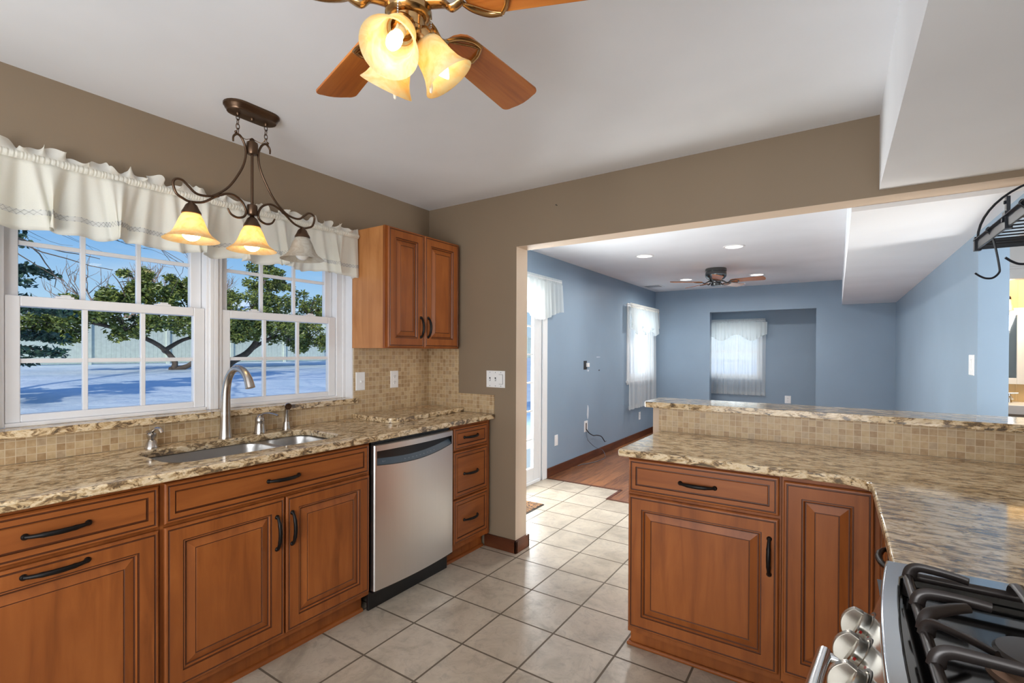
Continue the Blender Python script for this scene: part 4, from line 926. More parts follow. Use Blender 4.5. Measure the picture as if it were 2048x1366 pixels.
# ------------------------------------------------------------------ pendant over the sink
def pendant():
    X, Y = 0.41, -1.554
    t = thing('pendant_light', (X, Y, 1.78), 'aged bronze scrollwork pendant with three glass bell shades over the sink', 'pendant light')
    def stad(hl, hw, n=10):
        return [(X+hw*math.cos(R(a)), Y+(hl-hw)+hw*math.sin(R(a))) for a in range(0, 181, 180//n)]+[(X+hw*math.cos(R(a)), Y-(hl-hw)+hw*math.sin(R(a))) for a in range(180, 361, 180//n)]
    mb = MB(); prof = [(0.118, 0.060, 2.400), (0.118, 0.060, 2.392), (0.113, 0.055, 2.388), (0.111, 0.053, 2.380), (0.106, 0.048, 2.376), (0.104, 0.046, 2.368), (0.098, 0.040, 2.3655)]
    loops = [[(x, y, z) for x, y in stad(a, b)] for a, b, z in prof]; k = len(loops[0]); vs = [p for l in loops for p in l]
    fs = [(i*k+j, (i+1)*k+j, (i+1)*k+(j+1) % k, i*k+(j+1) % k) for i in range(len(loops)-1) for j in range(k)]+[tuple((len(loops)-1)*k+j for j in range(k-1, -1, -1))]
    mb.add(vs, fs)
    for y in (Y-0.062, Y, Y+0.062): mb.lathe([(0.008, 0), (0.008, 0.006), (0.004, 0.012)], (X, y, 2.366), (0, 0, -1), 10, cap1=True)
    mb.build('canopy', 'bronze', t, smooth=40)
    for y in (Y-0.062, Y+0.062):
        mb = MB()
        for i in range(4):
            z = 2.346-0.0195*i; a = 0.007; b = 0.013
            pts = [((X+a*math.cos(q) if i % 2 else X), (y+a*math.cos(q) if not i % 2 else y), z+b*math.sin(q)) for q in [2*PI*j/14 for j in range(14)]]
            mb.tube(pts, 0.0018, 6, closed=True)
        mb.build('chain', 'bronze', t, smooth=60)
    mb = MB().lathe([(0.004, 0.075), (0.010, 0.070), (0.012, 0.062), (0.022, 0.055), (0.0235, 0.048), (0.0235, 0.012), (0.020, 0.004), (0.006, 0)], (X, Y, 2.203), PZ, 22, cap0=True, cap1=True)
    mb.tube([(X, Y, 2.205), (X, Y, 1.98)], 0.0058, 10)
    mb.lathe([(0.010, 0.052), (0.020, 0.048), (0.0215, 0.042), (0.0215, 0.008), (0.018, 0.003), (0.007, 0)], (X, Y, 1.935), PZ, 22, cap0=True, cap1=True)
    mb.build('stem', 'bronze', t, smooth=40)
    A = [(-0.081, 2.237), (-0.080, 2.258), (-0.064, 2.274), (-0.044, 2.262), (-0.028, 2.220), (-0.033, 2.165), (-0.057, 2.106), (-0.100, 2.036), (-0.153, 1.988), (-0.190, 1.974), (-0.227, 1.975), (-0.256, 1.998), (-0.276, 2.014), (-0.298, 2.012), (-0.308, 1.993), (-0.297, 1.957), (-0.272, 1.942), (-0.247, 1.936), (-0.200, 1.946), (-0.153, 1.980), (-0.115, 2.002), (-0.080, 2.008), (-0.044, 1.988), (-0.027, 1.952), (-0.035, 1.926), (-0.063, 1.915), (-0.090, 1.924), (-0.104, 1.946)]
    for s in (1, -1):
        pts = catmull([(X, Y+s*a, z) for a, z in A], 4); n = len(pts)
        mb = MB().tube(pts, [0.0050 if 6 < i < n-6 else 0.0036+0.0014*min(i, n-1-i)/7 for i in range(n)], 10, ref=(1, 0, 0))
        c = Vector((X, Y+s*(-0.152), 1.984)); d = Vector((0, s*-0.9, -0.38)).normalized()
        mb.tube([c-d*0.012, c+d*0.012], 0.0078, 10)
        mb.ball((X, Y+s*(-0.070), 2.281), 0.006)
        mb.build('scroll_arm', 'bronze', t, smooth=60)
    SH = [(0.028, 0.108), (0.034, 0.100), (0.044, 0.080), (0.053, 0.055), (0.062, 0.034), (0.074, 0.018), (0.088, 0.008), (0.0985, 0.001), (0.0995, 0.0), (0.097, 0.0015), (0.086, 0.011), (0.072, 0.021), (0.060, 0.037), (0.051, 0.057), (0.042, 0.081), (0.032, 0.099), (0.026, 0.105)]
    for dy, on in ((-0.243, True), (0, True), (0.243, False)):
        zb = 1.783
        s = MB().lathe(SH, (X, Y+dy, zb), PZ, 40).build('glass_shade', 'amber' if on else 'pale', t, smooth=60)
        s['label'] = 'lit glass bell shade with its amber glow tinted into the glass' if on else 'unlit pale glass bell shade'
        MB().lathe([(0.007, 0.155), (0.011, 0.148), (0.020, 0.140), (0.028, 0.122), (0.034, 0.112), (0.035, 0.105), (0.031, 0.104)], (X, Y+dy, zb), PZ, 24, cap0=True).build('shade_cup', 'bronze', s, smooth=40)
        mb = MB().ball((X, Y+dy, zb+0.030), 0.034, 18, (1, 1, 1.0)); mb.lathe([(0.033, 0.036), (0.024, 0.066), (0.014, 0.085), (0.013, 0.103)], (X, Y+dy, zb), PZ, 18)
        mb.build('light_bulb', 'bulb' if on else 'bulboff', s, smooth=60)
    pts = catmull([(X, Y-0.062, 2.28), (X+0.004, Y-0.035, 2.262), (X, Y, 2.275), (X+0.004, Y+0.04, 2.27), (X, Y+0.062, 2.30)], 5)
    MB().tube(pts, 0.0014, 6).build('cord', 'brass', t)
pendant()

# ------------------------------------------------------------------ ceiling fans
def blade_pts(r0, r1, w0, w1):
    pts = []
    for k in range(9):
        a = R(90+180*k/8); pts.append((r0+0.045+0.045*math.cos(a), w0/2*math.sin(a)))
    n = 6; rc = 0.022
    pts += [(r1-rc+rc*math.sin(R(90*k/n)), -w1/2+rc-rc*math.cos(R(90*k/n))) for k in range(n+1)]
    pts += [(r1+0.008*math.sin(PI*k/4), -w1/2+rc+(w1-2*rc)*k/4) for k in range(1, 4)]
    pts += [(r1-rc+rc*math.cos(R(90*k/n)), w1/2-rc+rc*math.sin(R(90*k/n))) for k in range(n+1)]
    return pts
def fan_blade(t, c, ang, r0, r1, w0, w1, pitch, mat, iron, zi):
    """a blade and its bracket; the clockwise edge rides high; grain runs along the blade"""
    Rz = Matrix.Rotation(R(-pitch), 4, 'X'); c = Vector(c); Z0 = Vector((0, 0, 0))
    P = blade_pts(r0, r1, w0, w1); n = len(P)
    vs = [c+Rz @ Vector((x, y, z)) for z in (0, 0.006) for x, y in P]
    mb = MB().add(vs, [tuple(range(n-1, -1, -1)), tuple(range(n, 2*n))]+[(i, (i+1) % n, (i+1) % n+n, i+n) for i in range(n)])
    o = mb.build('blade', mat, t, bevel=0.0012); o.rotation_euler = (0, 0, R(ang))
    mb = MB()
    stem = catmull([c+Vector((0.045, 0, zi)), c+Vector((0.085, 0.004, zi-0.004)), c+Vector((r0-0.03, 0, -0.016)), c+Rz @ Vector((r0-0.005, 0, -0.008))], 5)
    mb.tube(stem, [0.015-0.006*i/len(stem) for i in range(len(stem))], 8, flat=0.6)
    for s in (1, -1):
        w = w0*0.5
        lp = catmull([c+Rz @ Vector(q) for q in ((r0-0.008, 0, -0.006), (r0+0.012, s*w*0.55, -0.005), (r0+0.045, s*w*0.95, -0.005), (r0+0.075, s*w*1.0, -0.005))], 5)
        mb.tube(lp, 0.0066, 8, flat=0.6)
        lp = catmull([c+Rz @ Vector(q) for q in ((r0+0.075, s*w*1.0, -0.005), (r0+0.092, s*w*0.55, -0.005), (r0+0.100, 0, -0.005))], 5)
        mb.tube(lp, 0.0056, 8, flat=0.6)
        mb.tube(catmull([c+Rz @ Vector(q) for q in ((r0-0.004, s*0.004, -0.007), (r0+0.02, s*w*0.35, -0.007), (r0+0.050, s*w*0.72, -0.007), (r0+0.074, s*w*0.9, -0.007))], 4), 0.0024, 6)
    mb.build('blade_iron', iron, o, smooth=60)
    return o
def kitchen_fan():
    cx, cy = 1.738, -1.905
    t = thing('ceiling_fan', (cx, cy, 2.0), 'wood bladed brass ceiling fan with three glowing glass shades at the top of the picture', 'ceiling fan')
    mb = MB().lathe([(0.062, 2.4), (0.066, 2.39), (0.06, 2.37), (0.05, 2.358), (0.088, 2.345), (0.094, 2.33), (0.094, 2.285), (0.088, 2.268), (0.07, 2.258), (0.045, 2.255)], (cx, cy, 0), PZ, 36, cap1=True)
    mb.build('motor_housing', 'brass', t, smooth=40)
    mb = MB().lathe([(0.046, 2.262), (0.049, 2.25), (0.050, 2.20), (0.050, 2.128), (0.053, 2.122), (0.053, 2.112), (0.048, 2.105), (0.041, 2.102), (0.037, 2.101), (0.036, 2.096), (0.036, 2.080), (0.039, 2.076), (0.039, 2.068), (0.033, 2.060), (0.018, 2.054), (0.003, 2.051)], (cx, cy, 0), PZ, 36)
    mb.build('light_kit', 'brass', t, smooth=35)
    for k in range(5):
        fan_blade(t, (cx, cy, 2.128), 90.6+72*k, 0.135, 0.493, 0.098, 0.126, 13, 'blade', 'brass', 0.004)
    SH = [(0.026, 0), (0.031, 0.006), (0.037, 0.018), (0.040, 0.036), (0.043, 0.055), (0.048, 0.073), (0.055, 0.088), (0.0635, 0.100), (0.0645, 0.1015), (0.063, 0.1005), (0.053, 0.0865), (0.046, 0.072), (0.041, 0.055), (0.038, 0.036), (0.035, 0.019), (0.029, 0.008)]
    for ang in (-70, 50, 170):
        h = Vector((math.cos(R(ang)), math.sin(R(ang)), 0)); ax = (h*0.60+Vector((0, 0, -0.80))).normalized()
        o = Vector((cx, cy, 2.074))+h*0.024
        s = MB().lathe(SH, o+ax*0.014, ax, 40).build('glass_shade', 'fanglass', t, smooth=60)
        mb = MB().lathe([(0.015, -0.012), (0.024, -0.004), (0.0305, 0.004), (0.032, 0.018), (0.032, 0.026), (0.029, 0.027)], o, ax, 24, cap0=True)
        q = ax.orthogonal().normalized()
        for j in range(3):
            d = Matrix.Rotation(R(120*j), 3, ax) @ q; mb.tube([o+ax*0.02+d*0.031, o+ax*0.02+d*0.040], [0.0025, 0.0038], 8)
        mb.build('shade_cup', 'brass', s, smooth=40)
        mb = MB(); b = o+ax*0.066
        mb.lathe([(0.001, 0.052), (0.006, 0.046), (0.013, 0.034), (0.0165, 0.018), (0.016, 0.004), (0.011, -0.012), (0.0085, -0.024)], b-ax*0.004, ax, 16)
        mb.build('light_bulb', 'bulbfan', s, smooth=60)
        MB().lathe([(0.013, 0.024), (0.013, 0.048), (0.010, 0.05)], o, ax, 14).build('lamp_socket', 'plate', s, smooth=40)
    for dx, dy, L in ((-0.050, 0.005, 0.135), (0.040, 0.032, 0.135), (0.02, -0.052, 0.045)):
        mb = MB(); z = 2.105
        n = int(L/0.0055)
        for k in range(n): mb.ball((cx+dx, cy+dy, z-0.0055*k), 0.0019, 6)
        mb.lathe([(0.001, 0), (0.0035, -0.006), (0.005, -0.018), (0.003, -0.030), (0.001, -0.032)], (cx+dx, cy+dy, z-L), PZ, 10)
        mb.build('pull_chain', 'lace', t, smooth=60)
kitchen_fan()
def family_fan():
    cx, cy = 1.33, 3.60
    t = thing('ceiling_fan', (cx, cy, 2.1), 'small dark metal ceiling fan close to the ceiling of the blue room', 'ceiling fan')
    MB().lathe([(0.118, 2.36), (0.122, 2.352), (0.122, 2.326), (0.116, 2.322), (0.120, 2.316), (0.122, 2.286), (0.118, 2.262), (0.100, 2.238), (0.082, 2.226), (0.070, 2.218)], (cx, cy, 0), PZ, 32, cap1=True).build('motor_housing', 'darkmetal', t, smooth=40)
    MB().lathe([(0.060, 2.22), (0.060, 2.190), (0.052, 2.182), (0.058, 2.178), (0.058, 2.155), (0.05, 2.150)], (cx, cy, 0), PZ, 28, cap1=True).build('switch_housing', 'darkmetal', t, smooth=40)
    for k in range(5):
        fan_blade(t, (cx, cy, 2.196), 283+72*k, 0.16, 0.54, 0.10, 0.125, 12, 'blade', 'darkmetal', 0.012)
family_fan()

# ------------------------------------------------------------------ curtains
def fold(y, s=0.0):
    return 0.55*math.sin(2*PI*y/0.245+1.1*math.sin(2*PI*y/0.71+s))+0.30*math.sin(2*PI*y/0.093+2.0*math.sin(2*PI*y/0.43+s))+0.15*math.sin(2*PI*y/0.047+s)
def kitchen_valance():
    ya, yb = -2.55, -0.712
    t = thing('valance', (0.08, -1.6, 1.8), 'cream cloth valance with a gathered top and lace band across the kitchen window', 'valance')
    X0 = 0.072
    def base(u):
        L = yb-ya; d = u*(L+0.066)
        if d <= L: return X0, ya+d, 1.0
        return X0-(d-L), yb+0.0, max(0.0, 1-(d-L)/0.03)
    def pt(u, z, push=0.0):
        x, y, k = base(u); v = (2.046-z)/0.25
        a = 0.008+0.058*max(0, v)**0.8
        f = fold(y); g2 = math.cos(2*PI*y/0.245+1.1*math.sin(2*PI*y/0.71))
        kk = k*min(1.0, (yb-y)/0.10+0.15)
        return (x+a*f*kk+push, y+0.045*max(0, v)*g2*kk, z)
    zbot = lambda u: 1.792+0.010*fold(u*2.1+0.3)+0.012*u
    NU = 420
    mb = MB().grid(lambda u, v: pt(u, 2.046+(zbot(u)-2.046)*v), NU, 14)
    mb.build('skirt', 'valance', t, smooth=80, solid=0.001)
    def shirr(u, v):
        x, y, k = base(u); w = 0.6*math.sin(2*PI*y/0.0125+2*math.sin(2*PI*y/0.11))+0.4*math.sin(2*PI*y/0.0081)
        q = math.sin(PI*v)
        return (x+(0.011*q+0.0024*w*(0.5+q))*k+0.002, y, 2.040+0.030*v)
    MB().grid(shirr, NU*2, 6).build('rod_pocket', 'valance', t, smooth=80)
    def ruff(u, v):
        x, y, k = base(u)
        w = math.sin(2*PI*y/0.066+1.8*math.sin(2*PI*y/0.31)); h = 0.026+0.014*math.sin(2*PI*y/0.12+1.7*math.sin(2*PI*y/0.47))+0.004*math.sin(2*PI*y/0.031)
        return (x+0.004+0.020*w*v*k, y+0.010*v*math.cos(2*PI*y/0.066), 2.068+h*v)
    MB().grid(ruff, NU*2, 5).build('header_ruffle', 'valance', t, smooth=80)
    # openwork band: two edges and a lattice of crossing threads
    def band(u, v): return pt(u, 1.846+0.020*(1-v)+0.012*u+0.006*fold(u*2.1+0.3), 0.0016)
    MB().grid(band, NU, 1).build('lace_band', 'lace', t, smooth=80)
    mb = MB(); n = 190
    for k in range(n):
        for s in (0, 1):
            a = band(min(1, k/n), s); b = band(min(1, (k+1.2)/n), 1-s)
            a = Vector(a)+Vector((0.0012, 0, 0)); b = Vector(b)+Vector((0.0012, 0, 0)); mb.tube([a, b], 0.0005, 4, caps=False)
    mb.build('lace_lattice', 'thread', t)
    mb = MB().tube([(X0, ya, 2.056), (X0, yb-0.004, 2.056)], 0.008, 10); mb.tube([(X0, yb-0.012, 2.056), (0.002, yb-0.012, 2.056)], 0.006, 8)
    mb.build('rod', 'plate', t, smooth=40)
kitchen_valance()
def drape(parent, name, mat, P0, U, N, L, z0, z1, amp, per, nu, seed=0.0, scallop=0.0, flare=0.0, nv=10, scn=2):
    P0, U, N = Vector(P0), Vector(U), Vector(N)
    def fn(u, v):
        d = u*L
        f = math.sin(2*PI*d/per+1.3*math.sin(2*PI*d/(per*3.7)+seed))+0.4*math.sin(2*PI*d/(per*0.43)+seed*2)
        a = amp*(0.35+0.65*v)
        zb = z1+scallop*(0.5-0.5*math.cos(2*PI*u*scn+PI))*(1 if u > 0 else 1)
        p = P0+U*d+N*(a*f+flare*v)
        return (p.x, p.y, z0+(zb-z0)*v)
    return MB().grid(fn, nu, nv).build(name, mat, parent, smooth=80)
def family_curtains():
    t = thing('valance', (0.09, 1.1, 1.68), 'white sheer valance over the patio door, its right end in view', 'valance')
    drape(t, 'skirt', 'sheerv', (0.085, 0.05, 0), PY, PX, 1.93, 2.06, 1.665, 0.016, 0.10, 150, 1.0, 0.10, 0.01)
    drape(t, 'rod_pocket', 'sheerv', (0.085, 0.05, 0), PY, PX, 1.92, 2.112, 2.058, 0.008, 0.03, 220, 0.3, nv=3)
    MB().tube([(0.085, 0.05, 2.085), (0.085, 1.965, 2.085)], 0.006, 8).tube([(0.085, 1.96, 2.085), (0.002, 1.96, 2.085)], 0.005, 8).build('rod', 'plate', t)
    t = thing('curtain_panel', (0.06, 4.7, 0.5), 'white sheer curtain hanging over the window on the left blue wall', 'curtain')
    drape(t, 'sheer_cloth', 'sheer', (0.055, 4.07, 0), PY, PX, 1.30, 2.0, 0.50, 0.026, 0.17, 120, 0.4, nv=14)
    drape(t, 'hem', 'sheer', (0.0565, 4.07, 0), PY, PX, 1.30, 0.56, 0.50, 0.026, 0.17, 120, 0.4, nv=2)
    t = thing('valance', (0.1, 4.7, 1.6), 'white scalloped valance over the curtain on the left blue wall', 'valance')
    drape(t, 'skirt', 'sheerv', (0.10, 4.03, 0), PY, PX, 1.36, 1.99, 1.60, 0.024, 0.15, 120, 0.9, 0.13, 0.012, scn=3)
    drape(t, 'rod_pocket', 'valance', (0.10, 4.03, 0), PY, PX, 1.36, 2.05, 1.985, 0.008, 0.035, 160, 0.1, nv=3)
    MB().tube([(0.10, 4.03, 2.02), (0.10, 5.39, 2.02)], 0.006, 8).tube([(0.10, 4.035, 2.02), (0.002, 4.035, 2.02)], 0.005, 8).tube([(0.10, 5.385, 2.02), (0.002, 5.385, 2.02)], 0.005, 8).build('rod', 'plate', t)
    for x0, L, lab in ((0.32, 0.655, 'left half of the white sheer curtains on the alcove window, edge behind the blue wall'), (0.985, 0.625, 'right half of the white sheer curtains on the alcove window')):
        t = thing('curtain_panel', (x0+L/2, 6.06, 0.645), lab, 'curtain', )
        drape(t, 'sheer_cloth', 'sheer', (x0, 6.062, 0), PX, NY, L, 1.86, 0.645, 0.018, 0.085, 90, x0, nv=12)
        drape(t, 'hem', 'sheer', (x0, 6.0605, 0), PX, NY, L, 0.70, 0.645, 0.018, 0.085, 90, x0, nv=2)
    t = thing('valance', (1.0, 6.0, 1.55), 'white scalloped valance across the top of the alcove window', 'valance')
    drape(t, 'skirt', 'sheerv', (0.29, 5.965, 0), PX, NY, 1.35, 1.83, 1.53, 0.014, 0.07, 150, 0.2, 0.10, 0.02, scn=3)
    drape(t, 'rod_pocket', 'sheerv', (0.29, 6.00, 0), PX, NY, 1.32, 1.89, 1.828, 0.007, 0.03, 180, 0.1, nv=3)
    MB().tube([(0.29, 6.0, 1.858), (1.61, 6.0, 1.858)], 0.006, 8).tube([(1.605, 6.0, 1.858), (1.605, 6.098, 1.858)], 0.005, 8).tube([(0.295, 6.0, 1.858), (0.295, 6.098, 1.858)], 0.005, 8).build('rod', 'plate', t)
family_curtains()

# ------------------------------------------------------------------ switches, outlets, wires, small wall things
def plate(name, c, U, N, w, h, label, cat, kind, th=0.005):
    c, U, N = Vector(c), Vector(U), Vector(N); Z = Vector((0, 0, 1))
    t = thing(name, c-Z*h/2, label, cat)
    O = c-U*w/2-Z*h/2
    MB().panel(O, U, Z, N, w, h, [(0, 0, 0), (0, th*0.5, 0), (0.003, th, 0), (0.006, th, 0)]).build('cover_plate', 'plate', t)
    if kind == 'duplex':
        for dz in (0.020, -0.020):
            o = MB().obox(c-U*0.015+Z*(dz-0.0135)+N*th, U, Z, N, 0.03, 0.027, 0.0015).build('receptacle', 'plate', t, bevel=0.001)
            m = MB()
            for du in (-0.006, 0.006): m.obox(c+U*(du-0.0012)+Z*(dz-0.002)+N*(th+0.0015), U, Z, N, 0.0024, 0.009, 0.0003)
            m.obox(c-U*0.002+Z*(dz-0.010)+N*(th+0.0015), U, Z, N, 0.004, 0.004, 0.0003)
            m.build('slots', 'slot', o)
    elif kind in ('toggle', 'decora', 'triple'):
        for du, k in {'toggle': ((0, 't'),), 'decora': ((0, 'd'),), 'triple': ((-0.046, 't'), (0, 't'), (0.046, 'd'))}[kind]:
            p = c+U*du
            if k == 't':
                o = MB().obox(p-U*0.005-Z*0.012+N*th, U, Z, N, 0.010, 0.024, 0.001).build('switch_slot', 'slot' if kind == 'triple' else 'plate', t)
                MB().obox(p-U*0.004-Z*0.009+N*(th+0.001), U, Z, N, 0.008, 0.012, 0.009).build('toggle', 'plate', o, bevel=0.001)
            else:
                o = MB().obox(p-U*0.0165-Z*0.033+N*(th-0.0002), U, Z, N, 0.033, 0.066, 0.0012).build('switch_frame', 'slot' if kind == 'triple' else 'plate', t)
                MB().obox(p-U*0.0150-Z*0.0315+N*(th+0.001), U, Z, N, 0.030, 0.063, 0.003).build('rocker', 'plate', o, bevel=0.0012)
            m = MB()
            for dz in (-0.046, 0.046): m.lathe([(0.0028, 0), (0.0028, 0.0012)], p+Z*dz*(1 if k == 't' else 1.0)+N*th, N, 8, cap1=True)
            m.build('screw', 'wire' if kind == 'triple' else 'plate', t)
    return t
def electrics():
    plate('light_switch', (0.006, -0.640, 1.147), PY, PX, 0.072, 0.117, 'white switch plate on the mosaic tile right beside the kitchen window', 'switch', 'toggle')
    plate('wall_outlet', (0.006, -0.350, 1.147), PY, PX, 0.071, 0.117, 'white double outlet on the mosaic tile under the wall cabinet', 'outlet', 'duplex')
    plate('light_switch', (0.6225, 0.0, 1.153), PX, NY, 0.155, 0.115, 'white triple switch plate on the taupe wall left of the opening', 'switch', 'triple')
    plate('wall_outlet', (0.0, 2.010, 0.368), PY, PX, 0.072, 0.118, 'white outlet plate low on the blue wall nearest the patio door', 'outlet', 'blank')
    plate('wall_outlet', (0.0, 4.730, 0.345), PY, PX, 0.075, 0.12, 'white outlet plate low on the blue wall below the side window curtain', 'outlet', 'duplex')
    plate('wall_outlet', (1.922, 6.1, 0.60), PX, NY, 0.085, 0.12, 'white outlet plate on the alcove back wall just above the bar top', 'outlet', 'duplex')
    plate('light_switch', (3.21, 1.10, 1.275), PY, NX, 0.125, 0.118, 'white double switch plate on the right blue wall', 'switch', 'decora')
    t = plate('cable_wall_plate', (0.0, 2.770, 0.427), PY, PX, 0.095, 0.135, 'white cable plate with an open slot and two loose wires on the left blue wall', 'wall plate', 'blank')
    MB().box(0.005, 0.0056, 2.755, 2.787, 0.385, 0.468).build('open_slot', 'bark', t)
    pts = catmull([(0.006, 2.775, 0.39), (0.03, 2.80, 0.345), (0.04, 2.90, 0.300), (0.04, 3.02, 0.285), (0.05, 3.13, 0.255), (0.06, 3.21, 0.185), (0.062, 3.225, 0.175)], 6)
    o = MB().tube(pts, 0.006, 8).build('coax_cable', 'cable', smooth=60); tag(o, 'short stiff black cable sticking out of the cable plate', 'cable')
    e = MB().tube([(0.062, 3.225, 0.175), (0.066, 3.255, 0.180)], 0.004, 8).build('connector', 'nickel', o)
    pts = catmull([(0.006, 2.765, 0.385), (0.025, 2.755, 0.29), (0.035, 2.78, 0.245), (0.05, 2.95, 0.145), (0.07, 3.12, 0.085), (0.12, 3.10, 0.012), (0.15, 2.92, 0.009), (0.12, 2.72, 0.008), (0.06, 2.55, 0.008), (0.05, 2.45, 0.008)], 7)
    o = MB().tube(pts, 0.0035, 6).build('phone_wire', 'wire', smooth=60); tag(o, 'thin grey wire drooping from the cable plate onto the plank floor', 'wire')
    # wall box with a hanging jack and plaster scars
    t = thing('junction_box', (0.0, 2.77, 1.13), 'open dark wall box with a loose white jack high on the left blue wall', 'wall box')
    MB().box(0.0002, 0.002, 2.70, 2.79, 1.125, 1.232).build('box_opening', 'slot', t)
    MB().box(0.002, 0.022, 2.765, 2.83, 1.155, 1.205).build('jack', 'plate', t, bevel=0.004)
    for y0, y1, z0, z1, lab in ((2.80, 2.86, 1.095, 1.125, 'small white filler patch below the open wall box'), (2.80, 2.86, 0.50, 0.70, 'tall streak of white filler above the cable plate'), (3.06, 3.22, 1.27, 1.28, 'short white scratch right of the open wall box'), (3.14, 3.19, 1.095, 1.115, 'small dark dent in the blue wall right of the open wall box')):
        n = 9; c = ((y0+y1)/2, (z0+z1)/2); random.seed(int(y0*1000+z0*100))
        P = [(0.0006, c[0]+(y1-y0)/2*math.cos(2*PI*k/n)*random.uniform(0.7, 1.1), c[1]+(z1-z0)/2*math.sin(2*PI*k/n)*random.uniform(0.7, 1.1)) for k in range(n)]
        Q = [(0.0, y, z) for _, y, z in P]
        o = MB().add(P+Q, [tuple(range(n))]+[(k, k+n, (k+1) % n+n, (k+1) % n) for k in range(n)]).build('wall_scar', 'slot' if 'dark' in lab else 'patch'); tag(o, lab, 'wall scar')
    o = MB().lathe([(0.0012, 0), (0.0012, 0.014), (0.004, 0.015), (0.004, 0.016)], (1.093, 0.0, 2.262), NY, 10, cap1=True).build('nail', 'slot', smooth=40); tag(o, 'tiny dark nail in the taupe wall above the opening', 'nail')
    for i, (x, y, lab) in enumerate(((0.859, 2.365, 'lit recessed ceiling light, nearest the patio door side'), (1.732, 2.371, 'lit recessed ceiling light, front one above and right of the small fan'), (1.687, 4.354, 'lit recessed ceiling light seen just right of the small fan blades'), (0.798, 4.315, 'lit recessed ceiling light behind the small fan, left of it'))):
        t = thing('recessed_light', (x, y, 2.345), lab, 'ceiling light', 'recessed lights in the blue room')
        MB().lathe([(0.098, 2.3605), (0.097, 2.356), (0.080, 2.353), (0.076, 2.3585)], (x, y, 0), PZ, 32).build('trim_ring', 'plate', t, smooth=40)
        MB().lathe([(0.078, 2.3575), (0.04, 2.3565), (0.001, 2.356)], (x, y, 0), PZ, 28).build('lens', 'can', t, smooth=60)
        light('AREA', 'downlight_beam', (x, y, 2.345), (x, y, 0), 14, (1, 0.98, 0.95), (0.14, 0.14), spread=R(170))
    t = thing('ceiling_vent', (0.2, 4.75, 2.35), 'small white slotted vent in the far left corner of the blue room ceiling', 'vent')
    MB().box(0.06, 0.34, 4.62, 4.88, 2.3545, 2.3598).build('vent_frame', 'plate', t, bevel=0.002)
    m = MB()
    for k in range(7): m.box(0.09, 0.31, 4.65+0.03*k, 4.664+0.03*k, 2.3538, 2.3546)
    m.build('slots', 'wire', t)
    t = thing('door_mat', (0.26, 0.74, 0), 'brown and black door mat on the tiles beyond the wall end', 'mat')
    MB().box(0.10, 0.430, 0.50, 0.985, 0.0005, 0.010).build('pile', 'rug', t, bevel=0.003)
    MB().box(0.092, 0.438, 0.492, 0.993, 0.0003, 0.006).build('binding', 'cable', t, bevel=0.002)
electrics()
light('AREA', 'added_fill_bathroom', (4.0, 4.0, 2.3), (4.0, 4.2, 0), 14, (1, 0.9, 0.75), (0.4, 0.4))  # extra unseen lamp, added to brighten the bathroom strip
light('POINT', 'bathroom_sconce_glow', (3.98, 4.25, 1.82), None, 9, (1, 0.8, 0.5), shadow_soft_size=0.05)

